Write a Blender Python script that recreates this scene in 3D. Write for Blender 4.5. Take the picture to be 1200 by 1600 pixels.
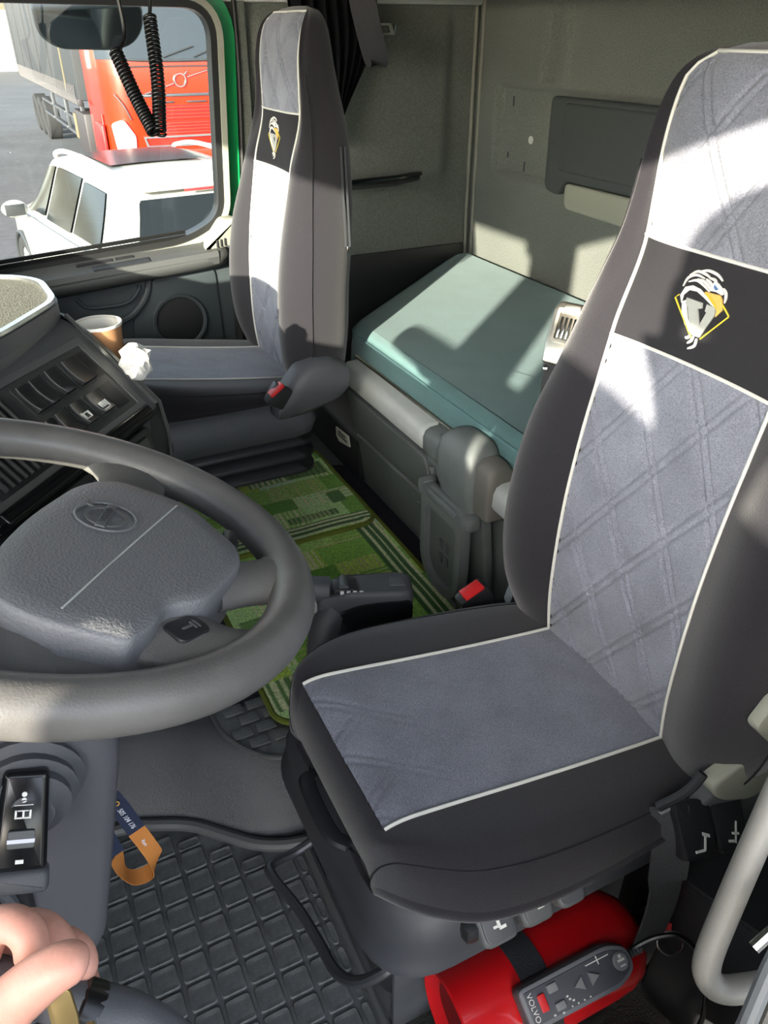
import bpy, bmesh, math, random
from mathutils import Vector as V, Matrix

for o in list(bpy.data.objects):
    bpy.data.objects.remove(o)
SC = bpy.context.scene
COL = SC.collection
R = math.radians

# ------------------------------------------------------------------ camera
PITCH, YAW = R(32.0), R(26.3)
cam_d = bpy.data.cameras.new('camera')
cam = bpy.data.objects.new('camera', cam_d)
COL.objects.link(cam)
cam.location = (0, 0, 1.27)
fwd = V((math.sin(YAW) * math.cos(PITCH), math.cos(YAW) * math.cos(PITCH), -math.sin(PITCH)))
cam.rotation_euler = fwd.to_track_quat('-Z', 'Y').to_euler()
cam_d.sensor_width = 36
cam_d.lens = 27.0
cam_d.clip_start = 0.02
cam_d.clip_end = 500
SC.camera = cam

# ------------------------------------------------------------------ light
SUN_AZ, SUN_EL = R(42.0), R(14.0)          # light travels towards +x +y, from front and driver's side
world = bpy.data.worlds.new('sky')
SC.world = world
world.use_nodes = True
wn = world.node_tree.nodes
wl = world.node_tree.links
wn.clear()
wo = wn.new('ShaderNodeOutputWorld')
bg = wn.new('ShaderNodeBackground')
sky = wn.new('ShaderNodeTexSky')
sky.sky_type = 'NISHITA'
sky.sun_disc = False
sky.sun_elevation = R(24)
sky.sun_rotation = R(230)
sky.air_density = 1.0
sky.dust_density = 2.0
sky.ozone_density = 1.5
bg.inputs['Strength'].default_value = 0.6
hsv = wn.new('ShaderNodeHueSaturation')
hsv.inputs['Saturation'].default_value = .5
wl.new(sky.outputs[0], hsv.inputs['Color'])
wl.new(hsv.outputs[0], bg.inputs['Color'])
wl.new(bg.outputs[0], wo.inputs['Surface'])

sun_d = bpy.data.lights.new('sun', 'SUN')
sun_d.energy = 10.5
sun_d.angle = R(0.6)
sun_d.color = (1.0, 0.91, 0.76)
sun = bpy.data.objects.new('sun', sun_d)
COL.objects.link(sun)
SD = V((math.cos(SUN_AZ) * math.cos(SUN_EL), math.sin(SUN_AZ) * math.cos(SUN_EL), -math.sin(SUN_EL)))
sun.rotation_euler = SD.to_track_quat('-Z', 'Y').to_euler()
sun.location = (-6, -6, 6)

SC.view_settings.view_transform = 'Standard'
SC.view_settings.look = 'None'
SC.view_settings.gamma = 1
SC.view_settings.use_curve_mapping = False
SC.view_settings.exposure = 0.85

# ------------------------------------------------------------------ materials
def C(r, g, b):
    def l(c):
        c /= 255
        return c / 12.92 if c <= .04045 else ((c + .055) / 1.055) ** 2.4
    return (l(r), l(g), l(b), 1)

MATS = {}
def mat(name, col, rough=.6, metal=0, bump=0, bscale=300, var=0, vscale=40, sheen=0, coat=0,
        detail=3, stretch=None, cloudy=0, cscale=6, spec=.5):
    m = bpy.data.materials.new(name)
    m.use_nodes = True
    nt = m.node_tree
    b = nt.nodes['Principled BSDF']
    b.inputs['Base Color'].default_value = col
    b.inputs['Roughness'].default_value = rough
    b.inputs['Metallic'].default_value = metal
    b.inputs['Sheen Weight'].default_value = sheen
    b.inputs['Coat Weight'].default_value = coat
    b.inputs['Specular IOR Level'].default_value = spec
    tc = nt.nodes.new('ShaderNodeTexCoord')
    src = tc.outputs['Object']
    if stretch:
        mp = nt.nodes.new('ShaderNodeMapping')
        mp.inputs['Scale'].default_value = stretch
        nt.links.new(src, mp.inputs['Vector'])
        src = mp.outputs['Vector']
    if bump:
        n = nt.nodes.new('ShaderNodeTexNoise')
        n.inputs['Scale'].default_value = bscale
        n.inputs['Detail'].default_value = detail
        nt.links.new(src, n.inputs['Vector'])
        bp = nt.nodes.new('ShaderNodeBump')
        bp.inputs['Strength'].default_value = bump
        bp.inputs['Distance'].default_value = .003
        nt.links.new(n.outputs['Fac'], bp.inputs['Height'])
        nt.links.new(bp.outputs['Normal'], b.inputs['Normal'])
    last = None
    for amt, sc in ((var, vscale), (cloudy, cscale)):
        if not amt:
            continue
        n2 = nt.nodes.new('ShaderNodeTexNoise')
        n2.inputs['Scale'].default_value = sc
        n2.inputs['Detail'].default_value = 4
        nt.links.new(src, n2.inputs['Vector'])
        rp = nt.nodes.new('ShaderNodeMapRange')
        rp.inputs[1].default_value = .3
        rp.inputs[2].default_value = .7
        rp.inputs[3].default_value = 1 - amt
        rp.inputs[4].default_value = 1 + amt
        nt.links.new(n2.outputs['Fac'], rp.inputs[0])
        mx = nt.nodes.new('ShaderNodeMix')
        mx.data_type = 'RGBA'
        mx.blend_type = 'MULTIPLY'
        mx.inputs[0].default_value = 1
        if last is None:
            mx.inputs[6].default_value = col
        else:
            nt.links.new(last, mx.inputs[6])
        nt.links.new(rp.outputs[0], mx.inputs[7])
        last = mx.outputs[2]
    if last is not None:
        nt.links.new(last, b.inputs['Base Color'])
    MATS[name] = m
    return m

def attr_mat(name, rough=.95, bump=.6, bscale=500, sheen=.2):
    m = mat(name, (1, 1, 1, 1), rough, bump=bump, bscale=bscale, sheen=sheen)
    nt = m.node_tree
    a = nt.nodes.new('ShaderNodeAttribute')
    a.attribute_name = 'Col'
    tc = nt.nodes.new('ShaderNodeTexCoord')
    n = nt.nodes.new('ShaderNodeTexNoise')
    n.inputs['Scale'].default_value = 260
    nt.links.new(tc.outputs['Object'], n.inputs['Vector'])
    rp = nt.nodes.new('ShaderNodeMapRange')
    rp.inputs[1].default_value = .3; rp.inputs[2].default_value = .7
    rp.inputs[3].default_value = .75; rp.inputs[4].default_value = 1.55
    nt.links.new(n.outputs['Fac'], rp.inputs[0])
    mx = nt.nodes.new('ShaderNodeMix'); mx.data_type = 'RGBA'; mx.blend_type = 'MULTIPLY'
    mx.inputs[0].default_value = 1
    nt.links.new(a.outputs['Color'], mx.inputs[6]); nt.links.new(rp.outputs[0], mx.inputs[7])
    nt.links.new(mx.outputs[2], nt.nodes['Principled BSDF'].inputs['Base Color'])
    return m

def glass_mat(name, tint=(1, 1, 1, 1), refl=.06, rough=.0):
    m = bpy.data.materials.new(name)
    m.use_nodes = True
    nt = m.node_tree
    nt.nodes.clear()
    out = nt.nodes.new('ShaderNodeOutputMaterial')
    mx = nt.nodes.new('ShaderNodeMixShader')
    tr = nt.nodes.new('ShaderNodeBsdfTransparent')
    tr.inputs['Color'].default_value = tint
    gl = nt.nodes.new('ShaderNodeBsdfGlossy')
    gl.inputs['Roughness'].default_value = rough
    fr = nt.nodes.new('ShaderNodeFresnel')
    fr.inputs['IOR'].default_value = 1.35
    nt.links.new(fr.outputs[0], mx.inputs[0])
    nt.links.new(tr.outputs[0], mx.inputs[1])
    nt.links.new(gl.outputs[0], mx.inputs[2])
    nt.links.new(mx.outputs[0], out.inputs['Surface'])
    MATS[name] = m
    return m

def emit_none():
    pass

mat('black_cloth', C(25, 23, 29), .95, bump=.35, bscale=800, var=.25, vscale=600, sheen=.3)
mat('seat_side_cloth', C(84, 80, 76), .95, bump=.4, bscale=900, var=.3, vscale=900, sheen=.2)
mat('plush_grey', C(122, 125, 136), .97, bump=.5, bscale=520, var=.30, vscale=520, sheen=.3, cloudy=.16, cscale=14)
mat('badge_cloth', C(32, 31, 35), .92, bump=.3, bscale=900, var=.15, vscale=800)
mat('piping', C(214, 214, 205), .7)
mat('plush_old', C(128, 134, 140), .97, bump=.6, bscale=420, var=.2, vscale=420)
mat('plastic_dark', C(80, 82, 86), .5, bump=.12, bscale=900, var=.05, vscale=60)
mat('plastic_black', C(40, 41, 43), .42, bump=.08, bscale=800)
mat('pan_grey', C(66, 68, 73), .5, bump=.08, bscale=900)
mat('plastic_gloss', C(22, 23, 25), .18)
mat('plastic_mid', C(90, 93, 94), .55, bump=.1, bscale=900, var=.05, vscale=50)
mat('plastic_bunk', C(112, 118, 117), .55, bump=.1, bscale=900, var=.06, vscale=30)
mat('plastic_bunk_dark', C(96, 101, 100), .55, bump=.1, bscale=900)
mat('rail_grey', C(196, 200, 196), .45, var=.05, vscale=20)
mat('column_grey', C(84, 85, 90), .55, bump=.08, bscale=900)
mat('wheel_leather', C(94, 93, 91), .40, bump=.12, bscale=500, var=.1, vscale=25, cloudy=.1, cscale=12)
mat('wheel_pad', C(114, 116, 119), .5, bump=.3, bscale=420, detail=1)
mat('wheel_trim', C(108, 107, 104), .5, bump=.2, bscale=500, cloudy=.12, cscale=20)
mat('wall_felt', C(104, 108, 101), .97, bump=.7, bscale=300, var=.22, vscale=240, sheen=.12, cloudy=.06, cscale=5)
mat('wall_felt_dark', C(120, 120, 110), .97, bump=.5, bscale=420, var=.12, vscale=420, sheen=.1)
mat('wall_seam', C(136, 136, 126), .9, bump=.3, bscale=400)
mat('panel_charcoal', C(66, 70, 70), .6, bump=.06, bscale=900)
mat('mattress', C(88, 124, 124), .97, bump=.45, bscale=500, var=.12, vscale=500, sheen=.2, cloudy=.08, cscale=9)
mat('mattress_seam', C(100, 136, 138), .95, bump=.3, bscale=500)
mat('vinyl', C(82, 83, 86), .55, bump=.6, bscale=330, detail=1)
mat('rubber', C(98, 101, 101), .6, bump=.15, bscale=300, var=.18, vscale=60, cloudy=.2, cscale=14)
mat('rubber_rim', C(86, 88, 89), .55, bump=.1, bscale=300)
mat('carpet_black', C(30, 31, 42), .98, bump=1, bscale=260, var=.9, vscale=300)
mat('floor_carpet', C(60, 60, 58), .98, bump=.8, bscale=350, var=.3, vscale=300)
attr_mat('green_pile')
mat('mat_binding', C(106, 118, 40), .95, bump=.5, bscale=600)
mat('door_plastic', C(62, 70, 73), .55, bump=.12, bscale=800)
mat('door_pad', C(74, 76, 76), .5, bump=.3, bscale=500, detail=1)
mat('door_grey', C(150, 152, 138), .6, bump=.1, bscale=700)
mat('speaker_mesh', C(30, 33, 34), .7, bump=.6, bscale=700)
mat('seal_rubber', C(26, 27, 27), .5)
mat('body_green', C(24, 150, 84), .25, coat=.5)
mat('dash', C(94, 96, 95), .55, bump=.15, bscale=700)
mat('dash_panel', C(70, 72, 71), .45, bump=.05, bscale=700)
mat('switch_black', C(48, 49, 50), .34)
mat('icon_white', C(235, 235, 230), .6)
mat('chrome', C(205, 206, 205), .16, metal=1)
mat('chrome_trim', C(190, 192, 192), .3, metal=1)
mat('tray_speckle', C(104, 103, 92), .95, bump=.6, bscale=350, var=.6, vscale=420)
mat('cup_card', C(176, 128, 88), .8, bump=.1, bscale=200, var=.08, vscale=60, stretch=(1, 1, .1))
mat('cup_white', C(236, 234, 226), .6)
mat('tissue', C(240, 238, 232), .9, bump=.3, bscale=60)
mat('belt', C(66, 67, 68), .8, bump=.5, bscale=500, stretch=(1, 1, 1))
mat('belt_black', C(52, 53, 57), .6, bump=.5, bscale=500)
mat('metal_steel', C(176, 172, 160), .32, metal=1, bump=.05, bscale=200)
mat('metal_dark', C(86, 88, 92), .45, metal=.6)
mat('metal_bracket', C(94, 97, 102), .5, metal=.3, var=.1, vscale=30)
mat('buckle_red', C(214, 42, 44), .4)
mat('ext_red', C(204, 22, 28), .28, coat=.3, var=.05, vscale=20)
mat('ext_dark', C(120, 12, 16), .5)
mat('remote_grey', C(116, 118, 124), .45)
mat('remote_face', C(84, 86, 94), .4)
mat('remote_btn', C(132, 134, 138), .5)
mat('grab_grey', C(112, 110, 104), .5, bump=.1, bscale=500)
mat('lanyard_navy', C(38, 48, 74), .7, bump=.3, bscale=900)
mat('lanyard_orange', C(206, 134, 66), .7, bump=.3, bscale=900)
mat('lanyard_white', C(226, 228, 240), .6)
mat('skin', C(206, 150, 132), .5, bump=.12, bscale=260, var=.05, vscale=30, cloudy=.12, cscale=45)
mat('nail', C(236, 190, 180), .3)
mat('key_gold', C(170, 148, 100), .35, metal=.8)
mat('curtain_black', C(16, 17, 20), 1.0, bump=.2, bscale=400, spec=.15)
mat('coil_black', C(18, 18, 19), .28)
mat('emb_white', C(228, 226, 220), .7, bump=.5, bscale=900)
mat('emb_grey', C(176, 178, 172), .7, bump=.5, bscale=900)
mat('emb_yellow', C(226, 206, 60), .7)
mat('emb_orange', C(226, 178, 92), .7, bump=.4, bscale=900)
mat('emb_gold', C(222, 176, 40), .7)
mat('emb_blue', C(70, 110, 160), .6)
mat('emb_black', C(24, 24, 26), .9)
mat('paper', C(220, 220, 206), .7)
mat('ink', C(90, 90, 80), .7)
mat('asphalt', C(64, 64, 66), .95, bump=.6, bscale=30, var=.2, vscale=8, cloudy=.2, cscale=.6)
mat('car_white', C(176, 176, 170), .25, coat=.5)
mat('car_trim', C(44, 46, 48), .5)
glass_mat('cab_glass', (.93, .96, .94, 1))
mat('car_glass', C(24, 28, 30), .15, spec=.25)
mat('tyre', C(34, 34, 35), .85)
mat('truck_orange', C(178, 38, 9), .3, coat=.5)
mat('truck_red', C(140, 16, 11), .35, coat=.3)
mat('truck_dark', C(50, 46, 48), .5)
mat('truck_glass', C(50, 56, 62), .3, spec=.2)
mat('tarp_grey', C(44, 46, 49), .7, var=.08, vscale=3)
mat('building_wall', C(96, 88, 68), .9, var=.05, vscale=2)
mat('mirror_glass', C(170, 176, 176), .04, metal=1)

# ------------------------------------------------------------------ mesh helpers
WL = {None: V((0, 0, 0))}

def tag(o, label=None, cat=None, group=None, kind=None):
    if label: o['label'] = label
    if cat: o['category'] = cat
    if group: o['group'] = group
    if kind: o['kind'] = kind
    return o

def empty(name, loc, label=None, cat=None, group=None, kind=None):
    o = bpy.data.objects.new(name, None)
    COL.objects.link(o)
    o.location = loc
    o.empty_display_size = .05
    WL[o] = V(loc)
    return tag(o, label, cat, group, kind)

def catmull(pts, n=6, closed=False):
    pts = [V(p) for p in pts]
    if len(pts) < 3:
        return pts
    out = []
    N = len(pts)
    segs = N if closed else N - 1
    for i in range(segs):
        if closed:
            a, b, c, d = (pts[(i + k) % N] for k in (-1, 0, 1, 2))
        else:
            b, c = pts[i], pts[i + 1]
            a = pts[i - 1] if i > 0 else b * 2 - c
            d = pts[i + 2] if i + 2 < N else c * 2 - b
        for k in range(n):
            t = k / n
            out.append(.5 * ((2 * b) + (c - a) * t + (2 * a - 5 * b + 4 * c - d) * t * t + (3 * b - a - 3 * c + d) * t ** 3))
    if not closed:
        out.append(pts[-1])
    return out

def itp(tab, t):
    """smooth table lookup: tab = [(t, v1, v2, ...)] ascending"""
    n = len(tab)
    if t <= tab[0][0]: return tab[0][1:]
    if t >= tab[-1][0]: return tab[-1][1:]
    for i in range(n - 1):
        if tab[i][0] <= t <= tab[i + 1][0]:
            break
    t0, t1 = tab[i][0], tab[i + 1][0]
    h = t1 - t0
    s = (t - t0) / h
    res = []
    for k in range(1, len(tab[0])):
        p0, p1 = tab[i][k], tab[i + 1][k]
        m0 = (p1 - tab[i - 1][k]) / (t1 - tab[i - 1][0]) if i > 0 else (p1 - p0) / h
        m1 = (tab[i + 2][k] - p0) / (tab[i + 2][0] - t0) if i + 2 < n else (p1 - p0) / h
        m0 *= h; m1 *= h
        s2, s3 = s * s, s ** 3
        res.append((2 * s3 - 3 * s2 + 1) * p0 + (s3 - 2 * s2 + s) * m0 + (-2 * s3 + 3 * s2) * p1 + (s3 - s2) * m1)
    return tuple(res)

def rpoly(pts, r, n=5):
    """round the corners of a 2-D polygon"""
    out = []
    N = len(pts)
    for i in range(N):
        p = V(pts[i]).to_2d(); a = V(pts[i - 1]).to_2d(); b = V(pts[(i + 1) % N]).to_2d()
        rr = r[i] if isinstance(r, (list, tuple)) else r
        da, db = (a - p), (b - p)
        d = min(rr, da.length * .49, db.length * .49)
        if d < 1e-5:
            out.append((p.x, p.y)); continue
        s, e = p + da.normalized() * d, p + db.normalized() * d
        for k in range(n + 1):
            t = k / n
            q = s * (1 - t) ** 2 + p * 2 * t * (1 - t) + e * t * t
            out.append((q.x, q.y))
    return out

class MB:
    def __init__(s):
        s.v = []; s.f = []; s.col = None
    def add(s, vs, fs):
        o = len(s.v)
        s.v += [V(p) for p in vs]
        s.f += [tuple(i + o for i in f) for f in fs]
        return s
    def grid(s, rows, closed_u=False, closed_v=False, cap=False):
        nv, nu = len(rows), len(rows[0])
        vs = [p for r in rows for p in r]
        fs = []
        for j in range(nv if closed_v else nv - 1):
            for i in range(nu if closed_u else nu - 1):
                a = j * nu + i; b = j * nu + (i + 1) % nu
                c = ((j + 1) % nv) * nu + (i + 1) % nu; d = ((j + 1) % nv) * nu + i
                fs.append((a, b, c, d))
        if cap:
            fs.append(tuple(range(nu - 1, -1, -1)))
            fs.append(tuple((nv - 1) * nu + i for i in range(nu)))
        return s.add(vs, fs)
    def bm(s, b, M=None):
        if M is not None:
            b.transform(M)
        b.verts.index_update()
        s.add([v.co.copy() for v in b.verts], [tuple(v.index for v in f.verts) for f in b.faces])
        b.free()
        return s
    def box(s, c, size, bev=0, rot=None, seg=2):
        b = bmesh.new()
        bmesh.ops.create_cube(b, size=1)
        bmesh.ops.scale(b, vec=V(size), verts=b.verts)
        if bev:
            bmesh.ops.bevel(b, geom=b.edges[:], offset=min(bev, min(size) * .49), segments=seg, profile=.5, affect='EDGES')
        M = Matrix.Translation(V(c))
        if rot is not None:
            M = M @ (rot.to_4x4() if isinstance(rot, Matrix) else rot)
        return s.bm(b, M)
    def prism(s, poly, h0, h1, M=None, bev=0, seg=2):
        """2-D polygon in the xy plane of M extruded h0..h1 along z, edges of both caps bevelled"""
        b = bmesh.new()
        lo = [b.verts.new((p[0], p[1], h0)) for p in poly]
        f = b.faces.new(lo)
        r = bmesh.ops.extrude_face_region(b, geom=[f])
        vs = [g for g in r['geom'] if isinstance(g, bmesh.types.BMVert)]
        bmesh.ops.translate(b, vec=(0, 0, h1 - h0), verts=vs)
        bmesh.ops.recalc_face_normals(b, faces=b.faces)
        if bev:
            ed = [e for e in b.edges if abs(e.verts[0].co.z - e.verts[1].co.z) < 1e-6]
            bmesh.ops.bevel(b, geom=ed, offset=bev, segments=seg, profile=.5, affect='EDGES')
        return s.bm(b, M)
    def ring(s, outer, inner, h0, h1, M=None):
        """frame between two polygons with the same number of points"""
        M = M or Matrix()
        n = len(outer)
        rows = []
        for poly, h in ((outer, h0), (outer, h1), (inner, h1), (inner, h0)):
            rows.append([M @ V((p[0], p[1], h)) for p in poly])
        return s.grid(rows, closed_u=True, closed_v=True)
    def tube(s, path, r, seg=10, caps=True, closed=False, sq=None):
        path = [V(p) for p in path]
        n = len(path)
        rs = r if isinstance(r, (list, tuple)) else [r] * n
        t0 = (path[1] - path[0]).normalized()
        up = V((0, 0, 1)) if abs(t0.z) < .9 else V((1, 0, 0))
        nrm = (up - t0 * up.dot(t0)).normalized()
        rows = []
        for i in range(n):
            if closed:
                t = (path[(i + 1) % n] - path[i - 1]).normalized()
            else:
                t = (path[min(i + 1, n - 1)] - path[max(i - 1, 0)]).normalized()
            nrm = (nrm - t * nrm.dot(t)).normalized()
            bi = t.cross(nrm)
            sx, sy_ = sq or (1, 1)
            rows.append([path[i] + (nrm * math.cos(a) * sx + bi * math.sin(a) * sy_) * rs[i]
                         for a in [2 * math.pi * k / seg for k in range(seg)]])
        return s.grid(rows, closed_u=True, closed_v=closed, cap=caps and not closed)
    def ribbon(s, path, wdir, w, th):
        """flat strap: path points, width direction(s), width, thickness"""
        path = [V(p) for p in path]
        n = len(path)
        wd = wdir if isinstance(wdir, list) else [wdir] * n
        rows = []
        for i in range(n):
            t = (path[min(i + 1, n - 1)] - path[max(i - 1, 0)]).normalized()
            a = V(wd[i]); a = (a - t * a.dot(t)).normalized()
            b = t.cross(a)
            rows.append([path[i] + a * w / 2 + b * th / 2, path[i] - a * w / 2 + b * th / 2,
                         path[i] - a * w / 2 - b * th / 2, path[i] + a * w / 2 - b * th / 2])
        return s.grid(rows, closed_u=True, cap=True)
    def lathe(s, prof, M=None, seg=32):
        M = M or Matrix()
        rows = [[M @ V((r * math.cos(2 * math.pi * k / seg), r * math.sin(2 * math.pi * k / seg), z)) for k in range(seg)] for r, z in prof]
        return s.grid(rows, closed_u=True)
    def build(s, name, m, parent=None, smooth=35, origin=None):
        me = bpy.data.meshes.new(name)
        if parent is not None:
            org = WL[parent]
        elif origin is not None:
            org = V(origin)
        else:
            xs = [p.x for p in s.v]; ys = [p.y for p in s.v]; zs = [p.z for p in s.v]
            org = V(((min(xs) + max(xs)) / 2, (min(ys) + max(ys)) / 2, min(zs)))
        me.from_pydata([tuple(p - org) for p in s.v], [], s.f)
        b = bmesh.new(); b.from_mesh(me)
        bmesh.ops.recalc_face_normals(b, faces=b.faces)
        b.to_mesh(me); b.free()
        if smooth:
            me.shade_smooth()
            me.set_sharp_from_angle(angle=R(smooth))
        me.materials.append(MATS[m])
        if s.col:
            ca = me.color_attributes.new('Col', 'FLOAT_COLOR', 'POINT')
            for i, c in enumerate(s.col):
                ca.data[i].color = c
        o = bpy.data.objects.new(name, me)
        COL.objects.link(o)
        if parent is not None:
            o.parent = parent
            WL[o] = org
        else:
            o.location = org
            WL[o] = org
        return o

def basis(o, x, y, z):
    M = Matrix.Identity(4)
    for i, a in enumerate((x, y, z)):
        a = V(a)
        M[0][i], M[1][i], M[2][i] = a.x, a.y, a.z
    M[0][3], M[1][3], M[2][3] = o
    return M

def copyobj(o, parent, dloc=None):
    c = o.copy()
    COL.objects.link(c)
    c.parent = parent
    WL[c] = WL[parent]
    if dloc is not None:
        c.location = dloc
    return c

def text_mb(body, size, M, ext=.0004):
    cu = bpy.data.curves.new('txt', 'FONT')
    cu.body = body
    cu.size = size
    cu.align_x = 'CENTER'; cu.align_y = 'CENTER'
    cu.extrude = ext
    cu.resolution_u = 3
    o = bpy.data.objects.new('txt', cu)
    COL.objects.link(o)
    dg = bpy.context.evaluated_depsgraph_get()
    me = bpy.data.meshes.new_from_object(o.evaluated_get(dg))
    mb = MB().add([M @ v.co for v in me.vertices], [tuple(p.vertices) for p in me.polygons])
    bpy.data.objects.remove(o); bpy.data.curves.remove(cu); bpy.data.meshes.remove(me)
    return mb

MXZ = Matrix(((1, 0, 0, 0), (0, 0, 1, 0), (0, 1, 0, 0), (0, 0, 0, 1)))   # polygon (x, z), extrusion along y
MYZ = Matrix(((0, 0, 1, 0), (1, 0, 0, 0), (0, 1, 0, 0), (0, 0, 0, 1)))   # polygon (y, z), extrusion along x

# ================================================================== SETTING
def struct(mb, name, m, **k):
    return tag(mb.build(name, m, **k), kind='structure')

def smooth01(a, b, t):
    t = max(0, min(1, (t - a) / (b - a)))
    return t * t * (3 - 2 * t)

def rrect(u, v, u0, u1, v0, v1, soft):
    """1 inside a soft-edged rectangle, 0 outside"""
    return (smooth01(u0 - soft, u0 + soft, u) * (1 - smooth01(u1 - soft, u1 + soft, u)) *
            smooth01(v0 - soft, v0 + soft, v) * (1 - smooth01(v1 - soft, v1 + soft, v)))

# floor slab of the footwell and under the driver's seat
fl = MB().box((.3, .45, -.03), (2.6, 1.2, .06))
struct(fl, 'floor', 'floor_carpet')

# raised engine tunnel, vinyl covered
def tun_y0(x):
    return itp([(-.9, 1.06), (-.3, 1.05), (-.04, 1.03), (.08, .98), (.18, .893), (.26, .868), (.4, .872), (1.6, .872)], x)[0]
TP = [(-.03, -.02), (0, .012), (.012, .03), (.03, .062), (.055, .100), (.085, .134), (.11, .150), (.135, .155), (.165, .151), (.21, .15)]
rows = []
for i in range(75):
    x = -.9 + i * 2.47 / 74
    y0 = tun_y0(x)
    row = [V((x, y0 + d, z)) for d, z in TP]
    for k in range(1, 13):
        y = (y0 + .21) + (2.47 - y0 - .21) * k / 12
        row.append(V((x, y, .15)))
    rows.append(row)
struct(MB().grid(rows), 'engine_tunnel', 'vinyl', smooth=80)

# rear wall: felt with a moulded recess
rows = []
NY, NZ = 320, 160
for j in range(NZ + 1):
    z = .1 + j * 1.29 / NZ
    row = []
    for i in range(NY + 1):
        y = -.1 + i * 2.57 / NY
        d = .026 * rrect(y, z, 1.0, 2.335, .878, 1.125, .009)
        d += .014 * rrect(y, z, 2.04, 2.11, 1.15, 1.34, .008)
        d -= .012 * rrect(y, z, 1.985, 2.035, 1.135, 1.37, .008)
        row.append(V((1.555 + d, y, z)))
    rows.append(row)
mbw = MB().grid(rows)
mbw.box((1.61, 1.185, .75), (.03, 2.57, 1.5))
wr = struct(mbw, 'wall_rear', 'wall_felt', smooth=60)
for y_, z_, h_ in ((2.275, 1.085, .03), (2.285, .93, .018), (2.19, .905, .03)):
    MB().box((1.5815, y_, z_), (.004, .008, h_), .002).build('slot', 'plastic_black', wr)
MB().lathe([(0, .004), (.011, .003), (.012, 0)], Matrix.Translation((1.581, 2.165, .985)) @ Matrix.Rotation(R(-90), 4, 'Y'), 20).build('plug', 'rail_grey', wr)

# storage flap on the rear wall: dark cover over a pale bin
MF = basis((1.545, 0, 0), (0, -1, 0), (0, 0, 1), (-1, 0, 0))       # local x = -y, local y = z, normal towards the cab
def yz(p): return [(-a, b) for a, b in p]
net = empty('wall_storage_flap', (1.55, 1.6, .80), 'charcoal plastic storage cover mounted on the grey felt rear wall', 'storage')
poly = rpoly(yz([(2.0, 1.118), (1.995, .872), (1.925, .862), (1.905, .905), (1.24, .905), (1.22, .872), (1.14, .872), (1.14, 1.118)]), [.02, .025, .02, .02, .02, .02, .025, .02])
MB().prism(poly, .0, .03, MF, .010, 3).build('cover', 'panel_charcoal', net)
MB().prism(rpoly(yz([(1.93, 1.105), (1.93, .93), (1.2, .93), (1.2, 1.105)]), .015), .02, .036, MF, .008, 3).build('raised_field', 'panel_charcoal', net)
MB().prism(rpoly(yz([(1.91, .9), (1.90, .83), (1.24, .815), (1.24, .9)]), .02), -.005, .022, MF, .008, 3).build('bin', 'door_grey', net)
for z_ in (1.09, 1.045, .985, .92):
    MB().box((1.545, 2.003, z_), (.012, .008, .022), .002).build('hinge_lug', 'panel_charcoal', net)

# felt side wall behind the passenger door
rows = []
for j in range(71):
    z = .1 + j * 1.29 / 70
    row = []
    for i in range(71):
        x = .70 + i * .87 / 70
        d = .020 * rrect(x, z, .80, 1.44, .86, 1.31, .022)
        row.append(V((x, 2.46 - d * 1.0, z)))
    rows.append(row)
mbw = MB().grid(rows)
mbw.box((1.14, 2.495, .75), (.90, .03, 1.5))
ws = struct(mbw, 'wall_side', 'wall_felt', smooth=60)
MB().box((1.13, 2.452, .365), (.80, .012, .52), .004).build('lower_liner', 'plastic_black', ws)
# double piped seam in the rear corner
ts = empty('trim_1', (1.55, 2.45, .6), kind='structure')
for x_, y_ in ((1.538, 2.452), (1.553, 2.432)):
    MB().tube([(x_, y_, .56), (x_, y_, .9), (x_, y_, 1.36)], .006, 8).build('seam', 'wall_seam', ts)
# small lamp on the side wall
lp = empty('side_lamp', (1.2, 2.44, 1.27), 'small chrome framed lamp on the felt side wall beside the hanging strap', 'lamp')
MB().ring(rpoly([(1.165, 1.262), (1.238, 1.262), (1.225, 1.293), (1.165, 1.293)], .004), rpoly([(1.175, 1.268), (1.222, 1.268), (1.215, 1.287), (1.175, 1.287)], .003), 2.43, 2.452, MXZ).build('bezel', 'chrome', lp)
MB().box((1.197, 2.444, 1.277), (.046, .006, .022), .002).build('lens', 'cup_white', lp)
MB().tube([(1.241, 2.44, 1.268), (1.241, 2.432, 1.290)], .004, 8).build('switch', 'chrome', lp)
# narrow shelf on the side wall
sh = empty('side_shelf', (1.17, 2.42, .86), 'narrow black shelf rim along the felt side wall behind passenger seat', 'shelf')
MB().prism(rpoly([(.95, 2.455), (.97, 2.36), (1.22, 2.37), (1.345, 2.44), (1.33, 2.455)], .012), .848, .862, None, .004).build('tray', 'plastic_black', sh)
MB().tube(catmull([(.97, 2.362, .868), (1.1, 2.364, .872), (1.22, 2.372, .874), (1.29, 2.405, .873), (1.342, 2.44, .868)], 5), .007, 8).build('rim', 'plastic_gloss', sh)

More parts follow.
